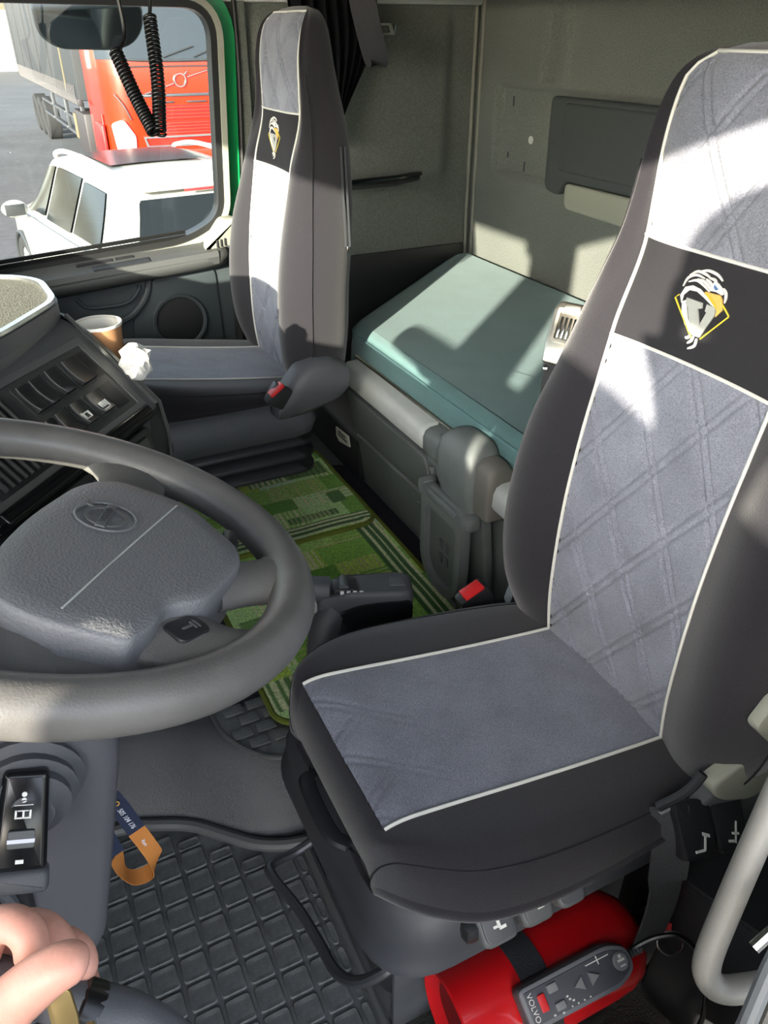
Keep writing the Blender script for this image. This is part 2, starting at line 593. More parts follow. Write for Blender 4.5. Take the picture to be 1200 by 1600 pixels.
# ceiling and upper bunk underside
struct(MB().box((.30, 1.19, 1.79), (2.60, 2.64, .05)), 'ceiling', 'wall_felt')
ub = empty('upper_bunk', (1.28, 1.19, 1.37), 'folded upper bunk with pale edge trim under the roof', 'bunk')
MB().box((1.315, 1.20, 1.41), (.47, 2.44, .07), .015).build('mattress_board', 'wall_felt_dark', ub)
MB().tube([(1.075, .0, 1.375), (1.075, 2.42, 1.375)], .018, 12).build('edge_trim', 'rail_grey', ub)
MB().box((1.545, 1.2, 1.372), (.02, 2.4, .014), .003).build('lower_strip', 'plastic_black', ub)
struct(MB().box((1.57, 1.185, 1.58), (.03, 2.6, .42)), 'wall_upper_rear', 'wall_felt')
struct(MB().box((1.14, 2.49, 1.58), (.90, .03, .42)), 'wall_upper_side', 'wall_felt')
tt = struct(MB().box((1.12, 2.448, 1.353), (.86, .03, .026), .008), 'trim_2', 'rail_grey')

# ------------------------------------------------------------------ passenger door (door_1) with its window
WIN = [(-.60, .665), (.53, .748), (.635, .80), (.668, 1.325), (-.20, 1.335)]
WR = [.03, .09, .05, .075, .06]
wi = rpoly(WIN, WR, 8)
def offs(poly, d):
    n = len(poly); out = []
    if sum(poly[i - 1][0] * poly[i][1] - poly[i][0] * poly[i - 1][1] for i in range(n)) < 0:
        d = -d
    # d > 0 grows the outline, d < 0 shrinks it
    for i in range(n):
        a, p, b = V(poly[i - 1]), V(poly[i]), V(poly[(i + 1) % n])
        t = (b - a)
        nn = V((t.y, -t.x)).normalized() if t.length > 1e-9 else V((0, 0))
        out.append((p.x + nn.x * d, p.y + nn.y * d))
    return out
def pillow(poly, h0, h1, M, r):
    rows = []
    for ins, h in ((r, h0), (0, h0 + r * .6), (0, h1 - r), (r * .29, h1 - r * .29), (r, h1), (r * 1.8, h1 + r * .1)):
        rows.append([M @ V((p[0], p[1], h)) for p in offs(poly, -ins)])
    return MB().grid(rows, closed_u=True, cap=True)
d1 = empty('door_1', (0, 2.44, .15), kind='structure')
MB().ring(offs(wi, .022), wi, 2.405, 2.455, MXZ).build('window_seal', 'seal_rubber', d1)
MB().ring(offs(wi, .034), offs(wi, .018), 2.398, 2.44, MXZ).build('window_frame', 'door_grey', d1)
MB().ring([(p[0], p[1]) for p in offs(wi, .075)], offs(wi, .030), 2.43, 2.50, MXZ).build('door_frame', 'body_green', d1)
MB().prism(rpoly([(-.74, .16), (.69, .16), (.69, .70), (.52, .705), (-.74, .622)], .02), 2.40, 2.46, MXZ, .008).build('lower_panel', 'door_plastic', d1)
# sill ledge with vent slots
rows = []
for x in [-.70 + k * .05 for k in range(27)]:
    zz = .684 + (x - .1) * .062
    rows.append([V((x, 2.33, zz - .035)), V((x, 2.322, zz - .012)), V((x, 2.330, zz + .002)), V((x, 2.37, zz + .008)), V((x, 2.405, zz + .020)), V((x, 2.43, zz + .02)), V((x, 2.43, zz - .05))])
MB().grid(rows, closed_u=True, cap=True).build('sill_ledge', 'door_pad', d1)
for x0, x1 in ((.20, .30), (.31, .36)):
    z0, z1 = .684 + (x0 - .1) * .062, .684 + (x1 - .1) * .062
    MB().ribbon([(x0, 2.385, z0 + .0145), (x1, 2.385, z1 + .0145)], (0, 1, .2), .012, .004).build('vent_slot', 'plastic_black', d1)
MB().ribbon([(.24, 2.352, .684 + .14 * .062 + .0055), (.40, 2.352, .684 + .30 * .062 + .0055)], (0, 1, .15), .03, .005).build('finger_recess', 'plastic_black', d1)
for k in range(3):
    MB().ribbon([(-.6, 2.409 + .007 * k, .665 + .012 * k), (.53, 2.409 + .007 * k, .737 + .012 * k)], (0, 1, .4), .004, .012).build('sill_rib', 'seal_rubber', d1)
# padded arm rest below
rows = []
for x in [-.65 + k * .06 for k in range(21)] + [.60, .63, .645]:
    zz = .628 + (x - .1) * .075
    sc = 1 if x < .6 else {.60: .97, .63: .8, .645: .45}[x]
    rows.append([V((x, 2.40 + (dy * sc), zz + .028 + (dz) * sc)) for dy, dz in ((0, -.036), (-.045, -.030), (-.072, -.012), (-.078, .008), (-.066, .024), (-.03, .032), (0, .033))])
MB().grid(rows, closed_u=True, cap=True).build('arm_rest', 'door_pad', d1, smooth=60)
MB().prism(rpoly([(.56, .71), (.66, .722), (.675, .80), (.63, .80), (.60, .765)], .012), 2.35, 2.41, MXZ, .01, 3).build('corner_cap', 'door_grey', d1)
for k in range(3):
    MB().box((.605 + k * .012, 2.349, .732 + .002 * k), (.006, .006, .022), .002).build('cap_slot', 'plastic_black', d1)
# map pocket and moulded ridge
MB().tube(catmull([(.184, 2.398, .607), (.206, 2.392, .583), (.26, 2.391, .578), (.325, 2.391, .583), (.36, 2.393, .612), (.366, 2.398, .628)], 5), .006, 8).build('pocket_rim', 'door_plastic', d1)
MB().tube(catmull([(.398, 2.398, .64), (.385, 2.393, .60), (.355, 2.391, .562), (.31, 2.391, .533), (.20, 2.391, .515), (-.2, 2.392, .49)], 6), .011, 10).build('moulded_ridge', 'door_plastic', d1)
MB().prism(rpoly([(.41, .645), (.60, .66), (.61, .20), (.30, .20), (.33, .53)], .03), 2.392, 2.402, MXZ, .004).build('speaker_panel', 'door_plastic', d1)
spM = Matrix.Translation((.472, 2.393, .505)) @ Matrix.Rotation(R(90), 4, 'X')
sp = MB().lathe([(.070, .0), (.084, .0), (.086, .006), (.082, .011), (.075, .010), (.072, .004)], spM, 40).build('speaker_ring', 'door_plastic', d1)
MB().lathe([(0, .012), (.03, .011), (.06, .008), (.074, .003)], spM, 40).build('speaker_grille', 'speaker_mesh', sp)
MB().tube([(.655, 2.385, .20), (.66, 2.385, .5), (.668, 2.385, .73)], .018, 8).build('edge_seal', 'seal_rubber', d1)
w1 = tag(MB().ring(offs(wi, .012), [(.1 + (p[0] - .1) * .002, 1.0 + (p[1] - 1) * .002) for p in wi], 2.428, 2.432, MXZ).build('window_1', 'cab_glass', smooth=0), kind='structure')
# grey pillar behind the door
struct(MB().prism([(.705, .12), (.76, .12), (.775, 1.37), (.742, 1.37), (.742, 1.20), (.725, .95), (.705, .75)], 2.435, 2.50, MXZ), 'trim_3', 'wall_felt')
MB().tube([(.742, 2.436, 1.36), (.742, 2.436, 1.2), (.728, 2.436, .95), (.71, 2.436, .74)], .006, 8)
struct(MB().tube(catmull([(.745, 2.434, 1.36), (.744, 2.434, 1.2), (.730, 2.434, .95), (.712, 2.434, .74)], 6), .007, 8), 'trim_4', 'seal_rubber')
# wall above the window, front pillar
struct(MB().box((-.06, 2.48, 1.59), (1.62, .05, .40)), 'wall_header_side', 'wall_felt')
struct(MB().prism([(-.98, .1), (-.74, .1), (-.66, .68), (-.27, 1.40), (-.60, 1.42), (-.95, .7)], 2.42, 2.50, MXZ), 'trim_5', 'wall_felt')

# ------------------------------------------------------------------ front: bulkhead, windscreen and header
struct(MB().box((-.97, 1.19, .35), (.05, 2.64, .9)), 'wall_front', 'dash')
ws_ = struct(MB().add([(-.95, -.1, .80), (-.95, 2.46, .80), (-.86, 2.46, 1.50), (-.86, -.1, 1.50)], [(0, 1, 2, 3)]), 'window_2', 'cab_glass', smooth=0)
struct(MB().box((-.82, 1.19, 1.63), (.10, 2.64, .26), .01), 'wall_front_header', 'wall_felt')
for yy, nm in ((-.06, 'trim_6'),):
    struct(MB().prism([(-.99, .1), (-.66, .1), (-.64, .8), (-.62, 1.5), (-.76, 1.5), (-.80, .8), (-.99, .7)], yy - .05, yy + .05, MXZ), nm, 'wall_felt')

# ------------------------------------------------------------------ driver's side: sill, rear pillar, rear side wall, roof rail
struct(MB().box((1.15, -.10, .75), (.84, .04, 1.6)), 'wall_driver_rear', 'wall_felt')
struct(MB().box((-.05, -.09, 1.62), (1.6, .06, .32)), 'wall_driver_header', 'wall_felt')

# ================================================================== SEATS
PZ = [  # z, front x, half width, thickness, bolster bulge
    (.40, .668, .205, .09, .005), (.45, .660, .228, .125, .018), (.52, .653, .252, .135, .036), (.60, .652, .262, .143, .044), (.70, .656, .260, .145, .043),
    (.80, .667, .247, .148, .036), (.88, .680, .224, .148, .026), (.95, .692, .207, .140, .018), (1.01, .702, .190, .130, .010),
    (1.06, .708, .174, .120, .004), (1.11, .709, .163, .110, 0), (1.16, .710, .155, .101, 0), (1.20, .716, .148, .090, 0),
    (1.225, .724, .141, .078, 0), (1.243, .735, .131, .060, 0), (1.254, .747, .115, .042, 0), (1.261, .760, .09, .022, 0), (1.263, .768, .05, .008, 0)]
def half_p(z):
    w = itp(PZ, z)[1]
    return min(.125, w - .014)
def back_front(y, z):
    xf, w, t, b = itp(PZ, z)
    p = half_p(z)
    q = abs(y) / max(p, .001)
    low = smooth01(1.06, .95, z)
    edge = (1 - low) * .012 * q ** 4
    return xf + .006 * low * (1 - q * q) + edge - low * b * .10 * q ** 3
def quilt(u, v, s=.082, depth=.0048):
    d = 0
    for a in (R(34), R(-34)):
        k = (u * math.cos(a) + v * math.sin(a)) / s
        k = (k - math.floor(k)) * s
        for c in (s * .5 - .0055, s * .5 + .0055):
            d = max(d, math.exp(-((k - c) / .0024) ** 2))
    return depth * d

def cush_tab():
    # x, top z, half width, bottom z   (rear to front)
    return [(0.0, .700, .452, .190, .435), (.5, .66, .458, .216, .435), (1, .60, .466, .231, .435), (2, .50, .481, .240, .435), (3, .40, .498, .242, .435),
            (3.6, .34, .509, .235, .430), (4, .30, .516, .222, .425), (4.5, .265, .521, .198, .421), (5, .241, .519, .174, .419), (5.4, .228, .511, .155, .417), (5.7, .221, .496, .142, .416),
            (5.9, .218, .477, .134, .415), (6.1, .219, .452, .127, .414), (6.3, .224, .432, .121, .413), (6.5, .234, .418, .115, .412)]
CT = cush_tab()
def cush_row(s):
    x, zt, w, zb = itp(CT, s)
    def zz(y):
        pq = min(.125, w * .735)
        q = abs(y) / pq
        k = (zt - zb) / .14
        if q <= 1:
            return zt - .006 * k * (1 - q * q)
        e = (abs(y) - pq) / max(w - pq, .01)
        return zt + .010 * k * math.sin(min(1, e * 1.6) * math.pi * .5) * (1 - smooth01(.55, 1.0, e)) - (zt - zb) * (1 - math.sqrt(max(0, 1 - max(0, e - .45) ** 2 / .3025))) * .62
    return x, zt, w, zb, zz

def build_seat(loc, label, mats, driver):
    L = V((loc[0], loc[1], loc[2]))
    rt = empty('driver_seat' if driver else 'passenger_seat', (L.x + .45, L.y, .15 if not driver else 0), label, 'seat')
    P = lambda x, y, z: V((x, y, z)) + L
    # ---- cushion cover: black cloth all round the grey panel
    def strip(ya, yb, s0, s1, n, ns, extra=None):
        rows = []
        for j in range(ns + 1):
            s = s0 + (s1 - s0) * j / ns
            x, zt, w, zb, zz = cush_row(s)
            row = []
            for i in range(n + 1):
                t = i / n
                y = ya(w) + (yb(w) - ya(w)) * t
                row.append((x, y, zz(y)))
            rows.append(row)
        return rows
    def sidewall(sg, s0, s1, ns):
        rows = []
        for j in range(ns + 1):
            s = s0 + (s1 - s0) * j / ns
            x, zt, w, zb, zz = cush_row(s)
            h = zz(w) - zb
            rows.append([(x, sg * (w + .010 * math.sin(t * math.pi) - .034 * t * t), zb + h * (1 - t)) for t in (0, .1, .25, .45, .7, 1)] + [(x, sg * max(.02, w - .07), zb + .004)])
        return rows
    pw = lambda w: min(.125, w * .735)
    cu = MB()
    S0, SP, S1 = 0, 5.08, 6.5
    for sg in (1, -1):
        cu.grid([[P(*p) for p in r] for r in strip(lambda w: sg * pw(w), lambda w: sg * w, S0, S1, 16, 60)])
        cu.grid([[P(*p) for p in r] for r in sidewall(sg, S0, S1, 60)])
    cu.grid([[P(*p) for p in r] for r in strip(lambda w: -pw(w), lambda w: pw(w), SP, S1, 16, 18)])
    # hem turned in under the nose and the rear edge
    x, zt, w, zb, zz = cush_row(S1)
    cu.grid([[P(x, -w + 2 * w * i / 20, zz(-w + 2 * w * i / 20)) for i in range(21)], [P(x + .06, (-w + 2 * w * i / 20) * .9, zb) for i in range(21)]])
    x, zt, w, zb, zz = cush_row(0)
    cu.grid([[P(x, -w + 2 * w * i / 20, zz(-w + 2 * w * i / 20)) for i in range(21)], [P(x, (-w + 2 * w * i / 20) * .95, zb) for i in range(21)]])
    cob = cu.build('cushion', mats['cloth'], rt, smooth=60)
    # seam round the side of the cushion
    for sg in (1, -1):
        path = []
        for j in range(40):
            s = .6 + (6.1 - .6) * j / 39
            x, zt, w, zb, zz = cush_row(s)
            e = .80
            y = sg * (.125 + (w - .125) * e)
            path.append(P(x, y, zz(y) + .0005))
        MB().tube(path, .0011, 5).build('seam', 'badge_cloth', cob)
    # ---- grey centre panel
    rows = []
    for j in range(111):
        s = S0 + (SP - S0) * j / 110
        x, zt, w, zb, zz = cush_row(s)
        row = []
        for i in range(71):
            y = -.125 + .25 * i / 70
            row.append(P(x, y, zz(y) + .0025 * (1 - (abs(y) / .125) ** 8) - quilt(y, x, depth=.0008 + .0014 * smooth01(.42, .25, x))))
        rows.append(row)
    MB().grid(rows).build('cushion_panel', mats['plush'], rt, smooth=80)
    for sg in (1, -1):
        path = []
        for j in range(50):
            s = .3 + (SP - .3) * j / 49
            x, zt, w, zb, zz = cush_row(s)
            path.append(P(x, sg * .125, zz(.125) + .002))
        MB().tube(path, .0024, 6).build('piping', 'piping', rt)
    # ---- backrest cover
    rows = []
    N = 90
    for j in range(N + 1):
        z = .40 + (1.2635 - .40) * (j / N) ** (.85)
        xf, w, t, b = itp(PZ, z)
        p = half_p(z)
        x0 = back_front(p, z)
        ctl = [(x0, p), (x0 - b * .72, p + (w - p) * .38), (xf - b * .85 + .004, p + (w - p) * .70), (xf + .012, w - .006), (xf + t * .30, w), (xf + t * .66, w - .006), (xf + t * .92, w * .80), (xf + t, w * .42), (xf + t * 1.02, 0)]
        half = catmull([(a, c, 0) for a, c in ctl], 5)
        full = [P(q.x, q.y, z) for q in half] + [P(q.x, -q.y, z) for q in reversed(half[:-1])]
        rows.append(full)
    bk = MB().grid(rows)
    bo = bk.build('backrest', mats['side'], rt, smooth=70)
    # seams where front cloth meets side cloth
    for sg in (1, -1):
        path = []
        for k in range(40):
            z = .44 + k * .018
            xf, w, t, b = itp(PZ, z)
            path.append(P(xf + t * .12, sg * (w + .0008), z))
        MB().tube(path, .0012, 5).build('seam', 'badge_cloth', bo)
    # ---- grey quilted panel in two fields with the black badge cloth between
    ZB, ZT = .942, 1.062
    def field(z0, z1, off, q, nz, ny=110):
        rows = []
        for j in range(nz + 1):
            z = z0 + (z1 - z0) * j / nz
            p = half_p(z)
            row = []
            for i in range(ny + 1):
                u = -1 + 2 * i / ny
                y = p * u
                d = off * (1 - abs(u) ** 10)
                if q: d -= quilt(y, z)
                row.append(P(back_front(y, z) - d, y, z))
            rows.append(row)
        return MB().grid(rows)
    field(.405, ZB, .004, True, 210).build('backrest_panel', mats['plush'], rt, smooth=80)
    field(1.253, 1.2634, .002, False, 8, 30).build('headrest_cap', mats['cloth'], rt, smooth=80)
    field(ZT, 1.253, .004, True, 90).build('headrest_panel', mats['plush'], rt, smooth=80)
    patch = field(ZB, ZT, .003, False, 20, 30).build('badge_patch', 'badge_cloth', rt, smooth=80)
    for sg in (1, -1):
        path = []
        for k in range(70):
            z = .43 + (1.253 - .43) * k / 69
            p = half_p(z)
            path.append(P(back_front(p, z) - .0015, sg * p, z))
        MB().tube(path, .0024, 6).build('piping', 'piping', rt)
    for z in (ZB, ZT, 1.253):
        p = half_p(z)
        MB().tube([P(back_front(-p + 2 * p * i / 24, z) - .0035, -p + 2 * p * i / 24, z) for i in range(25)], .0022, 6).build('piping', 'piping', rt)
    # ---- embroidered eagle badge
    def emb(pts, name, m, h=.0012, w=None):
        """polygon (w None) or stroke of width w, in (y, z) of the patch"""
        mb = MB()
        S = lambda y, z, k: P(back_front(y, z) - .0032 - k, y, z)
        if w is None:
            n = len(pts)
            mb.add([S(a, b, h) for a, b in pts] + [S(a, b, 0) for a, b in pts], [tuple(range(n))] + [(i, (i + 1) % n, n + (i + 1) % n, n + i) for i in range(n)])
        else:
            pp = catmull([(a, b, 0) for a, b in pts], 4) if len(pts) > 2 and isinstance(w, float) else [V((a, b, 0)) for a, b in pts]
            ww = w if isinstance(w, float) else w[0]
            n = len(pp)
            rr = []
            for i, q in enumerate(pp):
                t = (pp[min(i + 1, n - 1)] - pp[max(i - 1, 0)]).normalized()
                nn = V((-t.y, t.x, 0))
                k = ww * .5 * (math.sin(math.pi * min(1, max(0.06, (i + .5) / n))) ** .5 if isinstance(w, float) else 1)
                a, c = q + nn * k, q - nn * k
                rr.append([S(a.x, a.y, 0), S(a.x, a.y, h), S(c.x, c.y, h), S(c.x, c.y, 0)])
            mb.grid(rr, cap=True)
        return mb.build(name, m, patch, smooth=0)
    emb([(.040, 1.0123), (.0449, 1.0076), (.0079, .9721), (.0062, .9706)], 'diamond_outline', 'emb_yellow', w=[.0014])
    emb([(-.006, .9736), (-.0345, 1.0066), (-.0343, 1.008), (-.0223, 1.0169)], 'diamond_outline', 'emb_yellow', w=[.0014])
    # pale breast and neck behind the letter
    emb([(.034, 1.004), (.0335, 1.0135), (.027, 1.0205), (.016, 1.0215), (.004, 1.0175), (-.008, 1.0125), (-.014, 1.0110), (-.010, 1.0138), (.0, 1.0195), (.012, 1.0250), (.024, 1.0265), (.034, 1.0225), (.0385, 1.0120)], 'neck_feather', 'emb_white', .0010)
    emb([(.0335, 1.006), (.030, .994), (.0215, .983), (.0115, .9765), (.0095, .981), (.0185, .990), (.0245, 1.001), (.0265, 1.010)], 'neck_feather', 'emb_white', .0010)
    emb([(.0277, 1.012), (.0043, 1.0117), (.0028, 1.006), (.0086, 1.0041), (.0002, .9876), (-.0048, 1.0035), (-.0024, 1.0044), (-.0025, 1.012), (-.015, 1.0116), (-.0167, 1.0046), (-.0044, .975), (.008, .9748), (.0238, 1.0046), (.0265, 1.0046)], 'letter', 'emb_grey', .0018)
    emb([(.005, 1.0242), (-.0164, 1.0256), (-.0205, 1.0219), (-.0248, 1.0113), (-.0179, 1.0019), (-.0174, 1.0085), (-.0141, 1.0125), (-.0085, 1.0151)], 'beak', 'emb_orange', .0016)
    emb([(.004, 1.0238), (-.006, 1.0190), (-.0125, 1.0150), (-.0165, 1.0110)], 'beak_edge', 'emb_gold', .0022, .0026)
    emb([(.0, 1.0268), (-.010, 1.0275), (-.0185, 1.0262), (-.0205, 1.0275), (-.0175, 1.0325), (-.0100, 1.0370), (-.004, 1.0375), (-.002, 1.033)], 'face', 'emb_white', .0012)
    emb([(-.0055, 1.0345), (-.0085, 1.0330), (-.0120, 1.0310), (-.0095, 1.0292), (-.0060, 1.0310)], 'eye', 'emb_blue', .0018)
    for st in ([(.0375, 1.0225), (.033, 1.0330), (.022, 1.0385), (.010, 1.0375)], [(.032, 1.036), (.022, 1.0425), (.010, 1.0420), (.002, 1.0395)],
               [(.020, 1.0425), (.008, 1.0465), (-.006, 1.0450), (-.0145, 1.0405)], [(.031, 1.0290), (.020, 1.0330), (.008, 1.0300), (-.001, 1.0255)],
               [(.020, 1.0345), (.010, 1.0345), (.002, 1.0310), (-.003, 1.0270)], [(.008, 1.0375), (.001, 1.0350), (-.004, 1.0310)], [(.004, 1.0395), (-.004, 1.0390), (-.0085, 1.0355)],
               [(-.018, 1.0335), (-.0225, 1.0300), (-.0245, 1.0240), (-.0245, 1.0190)]):
        emb(st, 'feather', 'emb_white', .0014, .0030)
    for st in ([(.004, .974), (.0055, .968), (.010, .964)], [(-.001, .9725), (-.001, .964), (.007, .9585)], [(.009, .9735), (.0115, .970), (.015, .9695)]):
        emb(st, 'talon_feather', 'emb_white', .0014, .0036)
    return rt, P

# ---- driver's seat
SM = {'cloth': 'black_cloth', 'side': 'black_cloth', 'plush': 'plush_grey'}
ds, P = build_seat((0, .605, 0), 'near driver seat with black cover, grey quilted centre and eagle badge, beside red extinguisher', SM, True)
# grey pan and rim under the cushion
def pan(P, rows_def, n=40):
    rows = []
    for z, x0, x1, w, rr in rows_def:
        poly = rpoly([(x0, -w), (x1, -w), (x1, w), (x0, w)], rr, 8)
        rows.append([P(a, b, z) for a, b in poly])
    return MB().grid(rows, closed_u=True)
pan(P, [(.436, .245, .69, .165, .10), (.42, .225, .70, .188, .10), (.385, .208, .72, .203, .09), (.36, .21, .72, .20, .09), (.345, .20, .73, .205, .09), (.335, .198, .73, .207, .09), (.328, .205, .72, .20, .09), (.32, .24, .70, .17, .07)]).build('seat_pan', 'pan_grey', ds, smooth=50)
pan(P, [(.345, .225, .71, .125, .06), (.18, .235, .70, .112, .05), (.10, .25, .70, .108, .04)]).build('suspension_cover', 'plastic_black', ds, smooth=50)
# pressed steel pedestal
pd = MB()
pd.prism(rpoly([(.245, .175), (.258, .10), (.262, 0), (.70, 0), (.70, .30), (.30, .30)], .01), -.10, .155, Matrix.Translation((0, .605, 0)) @ MXZ, .008)
pdo = pd.build('pedestal', 'metal_bracket', ds)
MB().box((.46, .500, .12), (.40, .010, .22), .004).build('side_plate', 'metal_bracket', pdo)
for x_, z_, w_ in ((.285, .215, .020), (.375, .10, .022), (.385, .075, .014), (.335, .18, .010), (.345, .055, .010)):
    MB().box((x_, .4935, z_), (w_, .006, .010), .003).build('slot', 'plastic_black', pdo)
MB().box((.285, .488, .225), (.03, .02, .02), .004).build('lug', 'metal_bracket', pdo)
# slide bar in front of the seat, tilt lever
MB().tube(catmull([(.225, .70, .225), (.195, .70, .215), (.155, .69, .225), (.15, .665, .232), (.165, .60, .238), (.172, .54, .245), (.175, .49, .258), (.19, .455, .285), (.215, .44, .31), (.235, .44, .32)], 6), .0075, 10).build('slide_bar', 'metal_dark', ds)
lv = MB().tube(catmull([(.226, .655, .428), (.206, .645, .434), (.202, .60, .436), (.204, .555, .436), (.218, .535, .434)], 6), .009, 8, sq=(.6, 1.3)).build('tilt_lever', 'plastic_black', ds)
# air controls along the near edge
for k, (x_, z_, wd) in enumerate(((.338, .392, .048), (.391, .393, .044), (.440, .394, .040))):
    Mk = basis((x_, .394 + .002 * k, z_), (1, 0, .03), (0, -.80, .60), (0, -.60, -.80))
    Mk = basis((x_, .392, z_), (1, 0, 0), (0, .72, .69), (0, -.69, .72))
    b = MB().prism(rpoly([(-wd / 2, -.020), (wd / 2, -.020), (wd / 2, .026), (-wd / 2, .026)], .012), -.02, .008, Mk, .006, 3).build('air_switch', 'plastic_mid', ds)
    MB().prism(rpoly([(-wd / 2 + .004, -.015), (wd / 2 - .004, -.015), (wd / 2 - .004, .023), (-wd / 2 + .004, .023)], .010), .006, .0105, Mk, .002).build('rocker', 'plastic_dark' if k != 1 else 'plastic_mid', b)
    if k < 2:
        ic = MB()
        for a in ((-.004, .012, .008, .004), (0, .006, .004, .012), (.004, -.001, .009, .0035), (-.004, .002, .007, .003)):
            ic.prism([(a[0] - a[2] / 2, a[1] - a[3] / 2), (a[0] + a[2] / 2, a[1] - a[3] / 2), (a[0] + a[2] / 2, a[1] + a[3] / 2), (a[0] - a[2] / 2, a[1] + a[3] / 2)], .0102, .0112, Mk)
        ic.build('icon', 'icon_white', b, smooth=0)
MB().box((.318, .405, .388), (.04, .03, .03), .010).build('switch_housing', 'plastic_black', ds)
# side cover behind the cushion with two recline paddles
pillow(rpoly([(.565, .452), (.60, .40), (.675, .322), (.735, .345), (.80, .44), (.82, .53), (.74, .55), (.67, .49), (.61, .465)], [.02, .03, .03, .03, .04, .04, .03, .03, .02]), -.40, -.372, Matrix.Scale(-1, 4, (0, 1, 0)) @ MXZ, .006).build('side_cover', 'plastic_mid', ds, smooth=50)
pillow(rpoly([(.605, .515), (.635, .475), (.70, .44), (.78, .46), (.79, .56), (.72, .585), (.66, .535)], .02), -.385, -.362, Matrix.Scale(-1, 4, (0, 1, 0)) @ MXZ, .005).build('vinyl_flap', 'door_grey', ds, smooth=50)
for x_, z_, nm in ((.597, .437, 0), (.660, .412, 1)):
    Mk = basis((x_, .356, z_), V((.93, 0, -.36)).normalized(), V((.20, .66, .70)).normalized(), V((-.10, -.74, .66)).normalized())
    b = MB().prism(rpoly([(-.030, -.022), (.030, -.022), (.034, .045), (-.034, .045)], .005), -.014, .012, Mk, .004).build('recline_paddle', 'plastic_black', ds)
    ic = MB()
    if nm == 0:
        ic.prism([(-.012, -.014), (.006, -.014), (.006, -.011), (-.012, -.011)], .0118, .0128, Mk)
        ic.prism([(.004, -.014), (.008, -.013), (.014, .004), (.010, .005)], .0118, .0128, Mk)
        ic.prism([(.006, .004), (.020, .000), (.020, .004), (.007, .008)], .0118, .0128, Mk)
    else:
        ic.prism([(-.012, -.010), (.004, -.012), (.004, -.009), (-.012, -.007)], .0118, .0128, Mk)
        ic.prism([(.0, -.012), (.003, -.013), (.012, .012), (.009, .013)], .0118, .0128, Mk)
        ic.prism([(-.002, -.002), (.012, -.004), (.012, -.001), (-.002, .001)], .0118, .0128, Mk)
    ic.build('icon', 'icon_white', b, smooth=0)
MB().tube(catmull([(.555, .385, .485), (.575, .375, .505), (.59, .372, .52), (.60, .372, .535)], 5), .006, 8).build('hinge_bolt', 'plastic_black', ds)
# worn grey edge of the original seat showing at the far lower corner
MB().grid([[V((.655 + .05 * t + .012 * s, .84 + .03 * s - .02 * t * t, .42 + .17 * t)) for t in (0, .2, .4, .6, .8, 1)] for s in (0, .3, .6, 1)]).build('original_shell', 'plush_old', ds, smooth=70)
# far side buckle
bu = MB().box((.615, .885, .425), (.06, .032, .05), .008, Matrix.Rotation(R(-28), 3, 'Y')).build('buckle', 'plastic_black', ds)
MB().box((.603, .878, .452), (.040, .026, .008), .003, Matrix.Rotation(R(-22), 3, 'Y')).build('release_button', 'buckle_red', bu)
# belt tongue side: small metal plate high on the near side of the backrest
MB().prism(rpoly([(.625, .622), (.66, .675), (.73, .76), (.79, .76), (.77, .62), (.705, .556), (.675, .568)], .010), .345, .362, MXZ, .004).build('belt_guide', 'door_grey', ds)

# ---- passenger seat
SM2 = {'cloth': 'black_cloth', 'side': 'black_cloth', 'plush': 'plush_grey'}
ps, P2 = build_seat((-.045, 1.905, .055), 'far passenger seat with black cover and sunlit grey centre, between door and bunk', SM2, False)
# zip on the near side of the backrest
zx = [(.755, z) for z in (.82, .88, .94, .99)]
zp = MB()
for dx in (-.005, .005):
    zp.ribbon([P2(.772 + dx + (z - .82) * .10, -(.2 + .046) + (z - .82) * .30, z) for z in (.80, .85, .90, .95, 1.0)], (1, 0, 0), .004, .003)
zo = zp.build('zip', 'metal_dark', ps)
MB().box(P2(.772, -.2485, .79), (.006, .004, .022), .002).build('zip_pull', 'chrome', zo)
# torn opening in the cover low on the near side
MB().prism(rpoly([(.652, .585), (.668, .60), (.690, .665), (.676, .655), (.655, .62)], .006), -.003, .003, Matrix.Translation((0, 1.655, 0)) @ MXZ).build('cover_slit', 'mattress', ps)
# big plastic side cover and buckle
rows = []
for x, z0, z1 in ((.52, .475, .505), (.54, .470, .545), (.58, .472, .59), (.62, .478, .612), (.66, .488, .61), (.685, .50, .60), (.705, .525, .585)):
    rows.append([V((x, 1.615 + dy, z0 + (z1 - z0) * t)) for t, dy in ((0, .06), (.02, .02), (.14, .004), (.5, 0), (.86, .004), (.98, .022), (1, .06))])
MB().grid(rows, closed_u=True, cap=True).build('side_cover', 'plastic_dark', ps, smooth=60)
bu = MB().box((.520, 1.615, .545), (.05, .03, .055), .007, Matrix.Rotation(R(35), 3, 'Y')).build('buckle', 'plastic_black', ps)
MB().box((.512, 1.602, .566), (.040, .024, .010), .003, Matrix.Rotation(R(-35), 3, 'Y')).build('release_button', 'buckle_red', bu)
